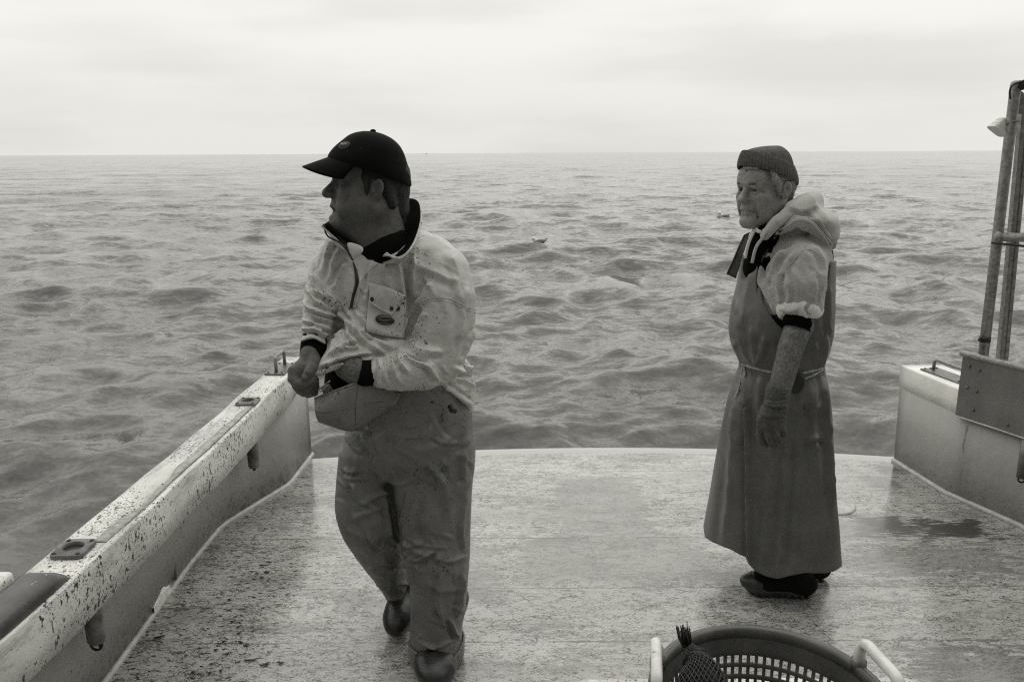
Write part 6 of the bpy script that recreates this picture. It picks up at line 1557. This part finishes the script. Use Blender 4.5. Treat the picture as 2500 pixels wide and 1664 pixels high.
# dark mesh bag with a tied, frayed neck lying in the basket
def build_bag():
    M_NET = simple('dark_net_twine', 0.020, 0.55, 0.5, 120)
    tip = W(1668, 1534, BXC[1] + 0.115); knot = W(1676, 1580, BXC[1] + 0.118)
    P = thing('mesh_bag', (knot[0], knot[1], knot[2]), 'dark mesh bait bag with a frayed tied neck hanging inside the basket', 'bag')
    ax = [(knot, 0.009), (W(1690, 1592, BXC[1] + 0.10), 0.026), (W(1706, 1622, BXC[1] + 0.055), 0.055), (W(1716, 1668, BXC[1] + 0.01), 0.082), (W(1722, 1730, BXC[1] - 0.03), 0.088)]
    pts = spline(np.array([p for p, r in ax]), 8); rr = np.interp(np.linspace(0, 4, len(pts)), range(5), [0.009, 0.018, 0.032, 0.050, 0.065])
    n = 30; g = np.random.default_rng(9)
    T = np.gradient(pts, axis=0); T /= np.linalg.norm(T, axis=1, keepdims=True); R = []
    for i, (p, r, t) in enumerate(zip(pts, rr, T)):
        a = np.cross(t, [0, 1, 0]); a /= np.linalg.norm(a); b = np.cross(t, a); ph = np.arange(n) * 2 * math.pi / n + (math.pi / n) * (i % 2)
        q = r * (1 + 0.10 * np.sin(3 * ph + i * 0.2) + g.normal(0, 0.025, n))
        R.append(p + (q * np.cos(ph))[:, None] * a + (q * np.sin(ph))[:, None] * b)
    R = np.array(R); V = R.reshape(-1, 3); E = []
    for i in range(len(R) - 1):
        for j in range(n):
            E.append((i * n + j, (i + 1) * n + j)); E.append((i * n + j, (i + 1) * n + ((j - 1) % n if i % 2 == 0 else (j + 1) % n)))
    m = MB()
    for a, b in E: m.tube([V[a], V[b]], 0.0014, 4, cap=False)
    m.build('netting', M_NET, P)
    # contents: crumpled dark bulk inside
    F = Field(pts.min(0) - 0.1, pts.max(0) + 0.1, 0.006); F.chain(pts[6:], rr[6:] * 0.80, 0.02); S = F.mesh(1); S.bumpy(0.010, 30, 3, 3); S.build('crumpled_net', simple('net_bulk', 0.012, 0.8, 0.5, 160, 0.004), P)
    m = MB()
    for k in range(46):
        a = g.uniform(0, 2 * math.pi); q = 0.010 * math.sqrt(g.uniform()); d = np.array([math.cos(a), math.sin(a), 0])
        e = tip + d * q * 1.7 + np.array([0, 0, g.normal(0, 0.005)])
        m.tube([knot + d * q * 0.6 - np.array([0, 0, 0.004]), (knot + tip) / 2 + d * q * 1.5 + g.normal(0, 0.001, 3), e], 0.0011, 5)
    m.build('frayed_neck', M_NET, P)
    MB().tube([knot + 0.0105 * np.array([math.cos(t), math.sin(t), 0.12 * t - 0.4]) for t in np.linspace(0, 12, 60)], 0.0022, 6).build('tie', M_NET, P)
build_bag()

# gulls sitting on the water
M_GW = simple('gull_white', 0.95, 0.7, 0.06, 60); M_GG = simple('gull_grey', 0.42, 0.7, 0.15, 40); M_GB = simple('gull_dark', 0.03, 0.6, 0.2, 40)
def gull(u, v, label, head_up):
    p = PZ(u, v, SEA_Z)
    for _ in range(4): p = PZ(u, v, sea_height(p[0], p[1]))
    o = p.copy(); P = thing('gull', o, label, 'gull', None)
    def L(x, y, z): return o + np.array([x, y, z])
    h = 0.0 if not head_up else 0.045
    F = Field(o - 0.30, o + 0.32, 0.008)
    F.ell(L(0.02, 0, 0.045), (0.155, 0.075, 0.065), None, 0.02); F.ell(L(-0.10, 0, 0.055), (0.06, 0.06, 0.06), None, 0.03)
    F.chain([L(-0.11, 0, 0.075), L(-0.135, 0, 0.105 + h), L(-0.150, 0, 0.118 + h)], [0.062, 0.056, 0.058], 0.02)
    F.mesh(1).build('body', M_GW, P)
    MB().tube([L(-0.183, 0, 0.118 + h), L(-0.205, 0, 0.112 + h), L(-0.222, 0, 0.103 + h)], [0.012, 0.010, 0.004], 8).build('beak', M_GB, P)
    for s in (-1, 1):
        MB().ell(L(0.055, s * 0.045, 0.070), (0.150, 0.040, 0.048), 16, 10).build('wing', M_GG, P)
        MB().ell(L(-0.162, s * 0.030, 0.125 + h), (0.006, 0.006, 0.006), 8, 6).build('eye', M_GB, P)
        MB().tube([L(0.13, s * 0.03, 0.085), L(0.20, s * 0.015, 0.100), L(0.245, s * 0.01, 0.115)], [0.022, 0.014, 0.003], 8).build('wing_tip', M_GB, P)
    MB().ell(L(0.185, 0, 0.070), (0.055, 0.035, 0.012), 12, 8).build('tail', M_GW, P)
gull(1316, 593, 'gull floating beyond the stern between the two men', False)
gull(1766, 531, 'gull floating on a crest just left of the older man', True)

# a vessel hull-down on the horizon
def ship():
    d = ray(1041, 377); k = 2400 / d[1]; c = CP + d * k; c[2] = SEA_Z
    P = thing('distant_ship', c, 'tiny faint ship far off on the horizon', 'ship')
    ms = simple('hazed_hull', 0.9, 0.6, 0.1, 1)  # pale colour paints in the distance haze
    V = []
    for z, a, b in ((-0.5, 3.6, 1.2), (0.9, 4.4, 1.5)):
        V += [(c[0] - a, c[1], z + c[2]), (c[0] - a * 0.7, c[1] - b, z + c[2]), (c[0] + a, c[1] - b, z + c[2]), (c[0] + a, c[1] + b, z + c[2]), (c[0] - a * 0.7, c[1] + b, z + c[2])]
    MB().add(V, [[4, 3, 2, 1, 0], [5, 6, 7, 8, 9]] + [[i, (i+1) % 5, (i+1) % 5 + 5, i + 5] for i in range(5)]).build('hull', ms, P, smooth=False)
    MB().box((c[0] - 0.3, c[1] - 1.0, c[2] + 0.9), (c[0] + 2.2, c[1] + 1.0, c[2] + 2.8)).build('wheelhouse', ms, P, smooth=False)
ship()

# scraps on the deck
M_SCRAP = simple('wet_dark_scrap', 0.010, 0.25, 0.5, 80, 0.001)
def scrap(u, v, L, w, rot, name='scrap', label='small dark scrap of bait lying on the pale deck by the port side', group='dark scraps on the port side deck', bend=0.3, seed=0):
    p = PZ(u, v, 0.004); g = np.random.default_rng(seed); c, s = math.cos(rot), math.sin(rot)
    pts = []
    L = L * 0.8
    for k in np.linspace(-0.5, 0.5, 7):
        x, y = k * L, bend * L * (k * k * 2 - 0.2) + g.normal(0, w * 0.25); pts.append((p[0] + c * x - s * y, p[1] + s * x + c * y, 0.004 + 0.3 * w * (1 + 0.3 * g.normal())))
    m = MB().tube(pts, [0.75 * w * f * (0.8 + 0.4 * g.uniform()) for f in (0.25, 0.7, 0.9, 1.0, 0.85, 0.7, 0.2)], 8)
    V = np.concatenate(m.V); V[:, 2] = 0.004 + (V[:, 2] - 0.004) * 0.5
    o = mk(name, V - 0, m.F, M_SCRAP)
    o.location = (p[0], p[1], 0); o.data.transform(Matrix.Translation((-p[0], -p[1], 0)))
    return tag(o, label, 'seaweed' if name == 'seaweed' else 'scrap', group)
scrap(389, 1554, 0.052, 0.0085, 0.45, 'seaweed', 'large glossy curl of dark weed on the deck beside the scupper', None, 0.25, 1)
for i, (u, v, L, w, r) in enumerate(((567, 1516, .020, .006, .1), (582, 1528, .026, .004, .7), (584, 1543, .030, .005, 1.0), (547, 1564, .030, .0035, -.5), (588, 1566, .028, .006, -.3), (601, 1573, .028, .006, .5), (527, 1585, .020, .0055, .1),
                                     (555, 1594, .045, .004, .45), (613, 1610, .06, .006, .25), (647, 1620, .045, .007, .4), (518, 1619, .034, .004, .3), (684, 1616, .034, .006, .05), (455, 1599, .018, .004, .4), (472, 1640, .022, .005, .5), (539, 1636, .018, .006, -.6),
                                     (652, 1395, .030, .008, .5), (640, 1408, .024, .006, -.4), (628, 1398, .020, .005, .2), (560, 1462, .018, .005, .2), (700, 1450, .02, .004, .3))):
    scrap(u, v, L, w, r, seed=i + 5)
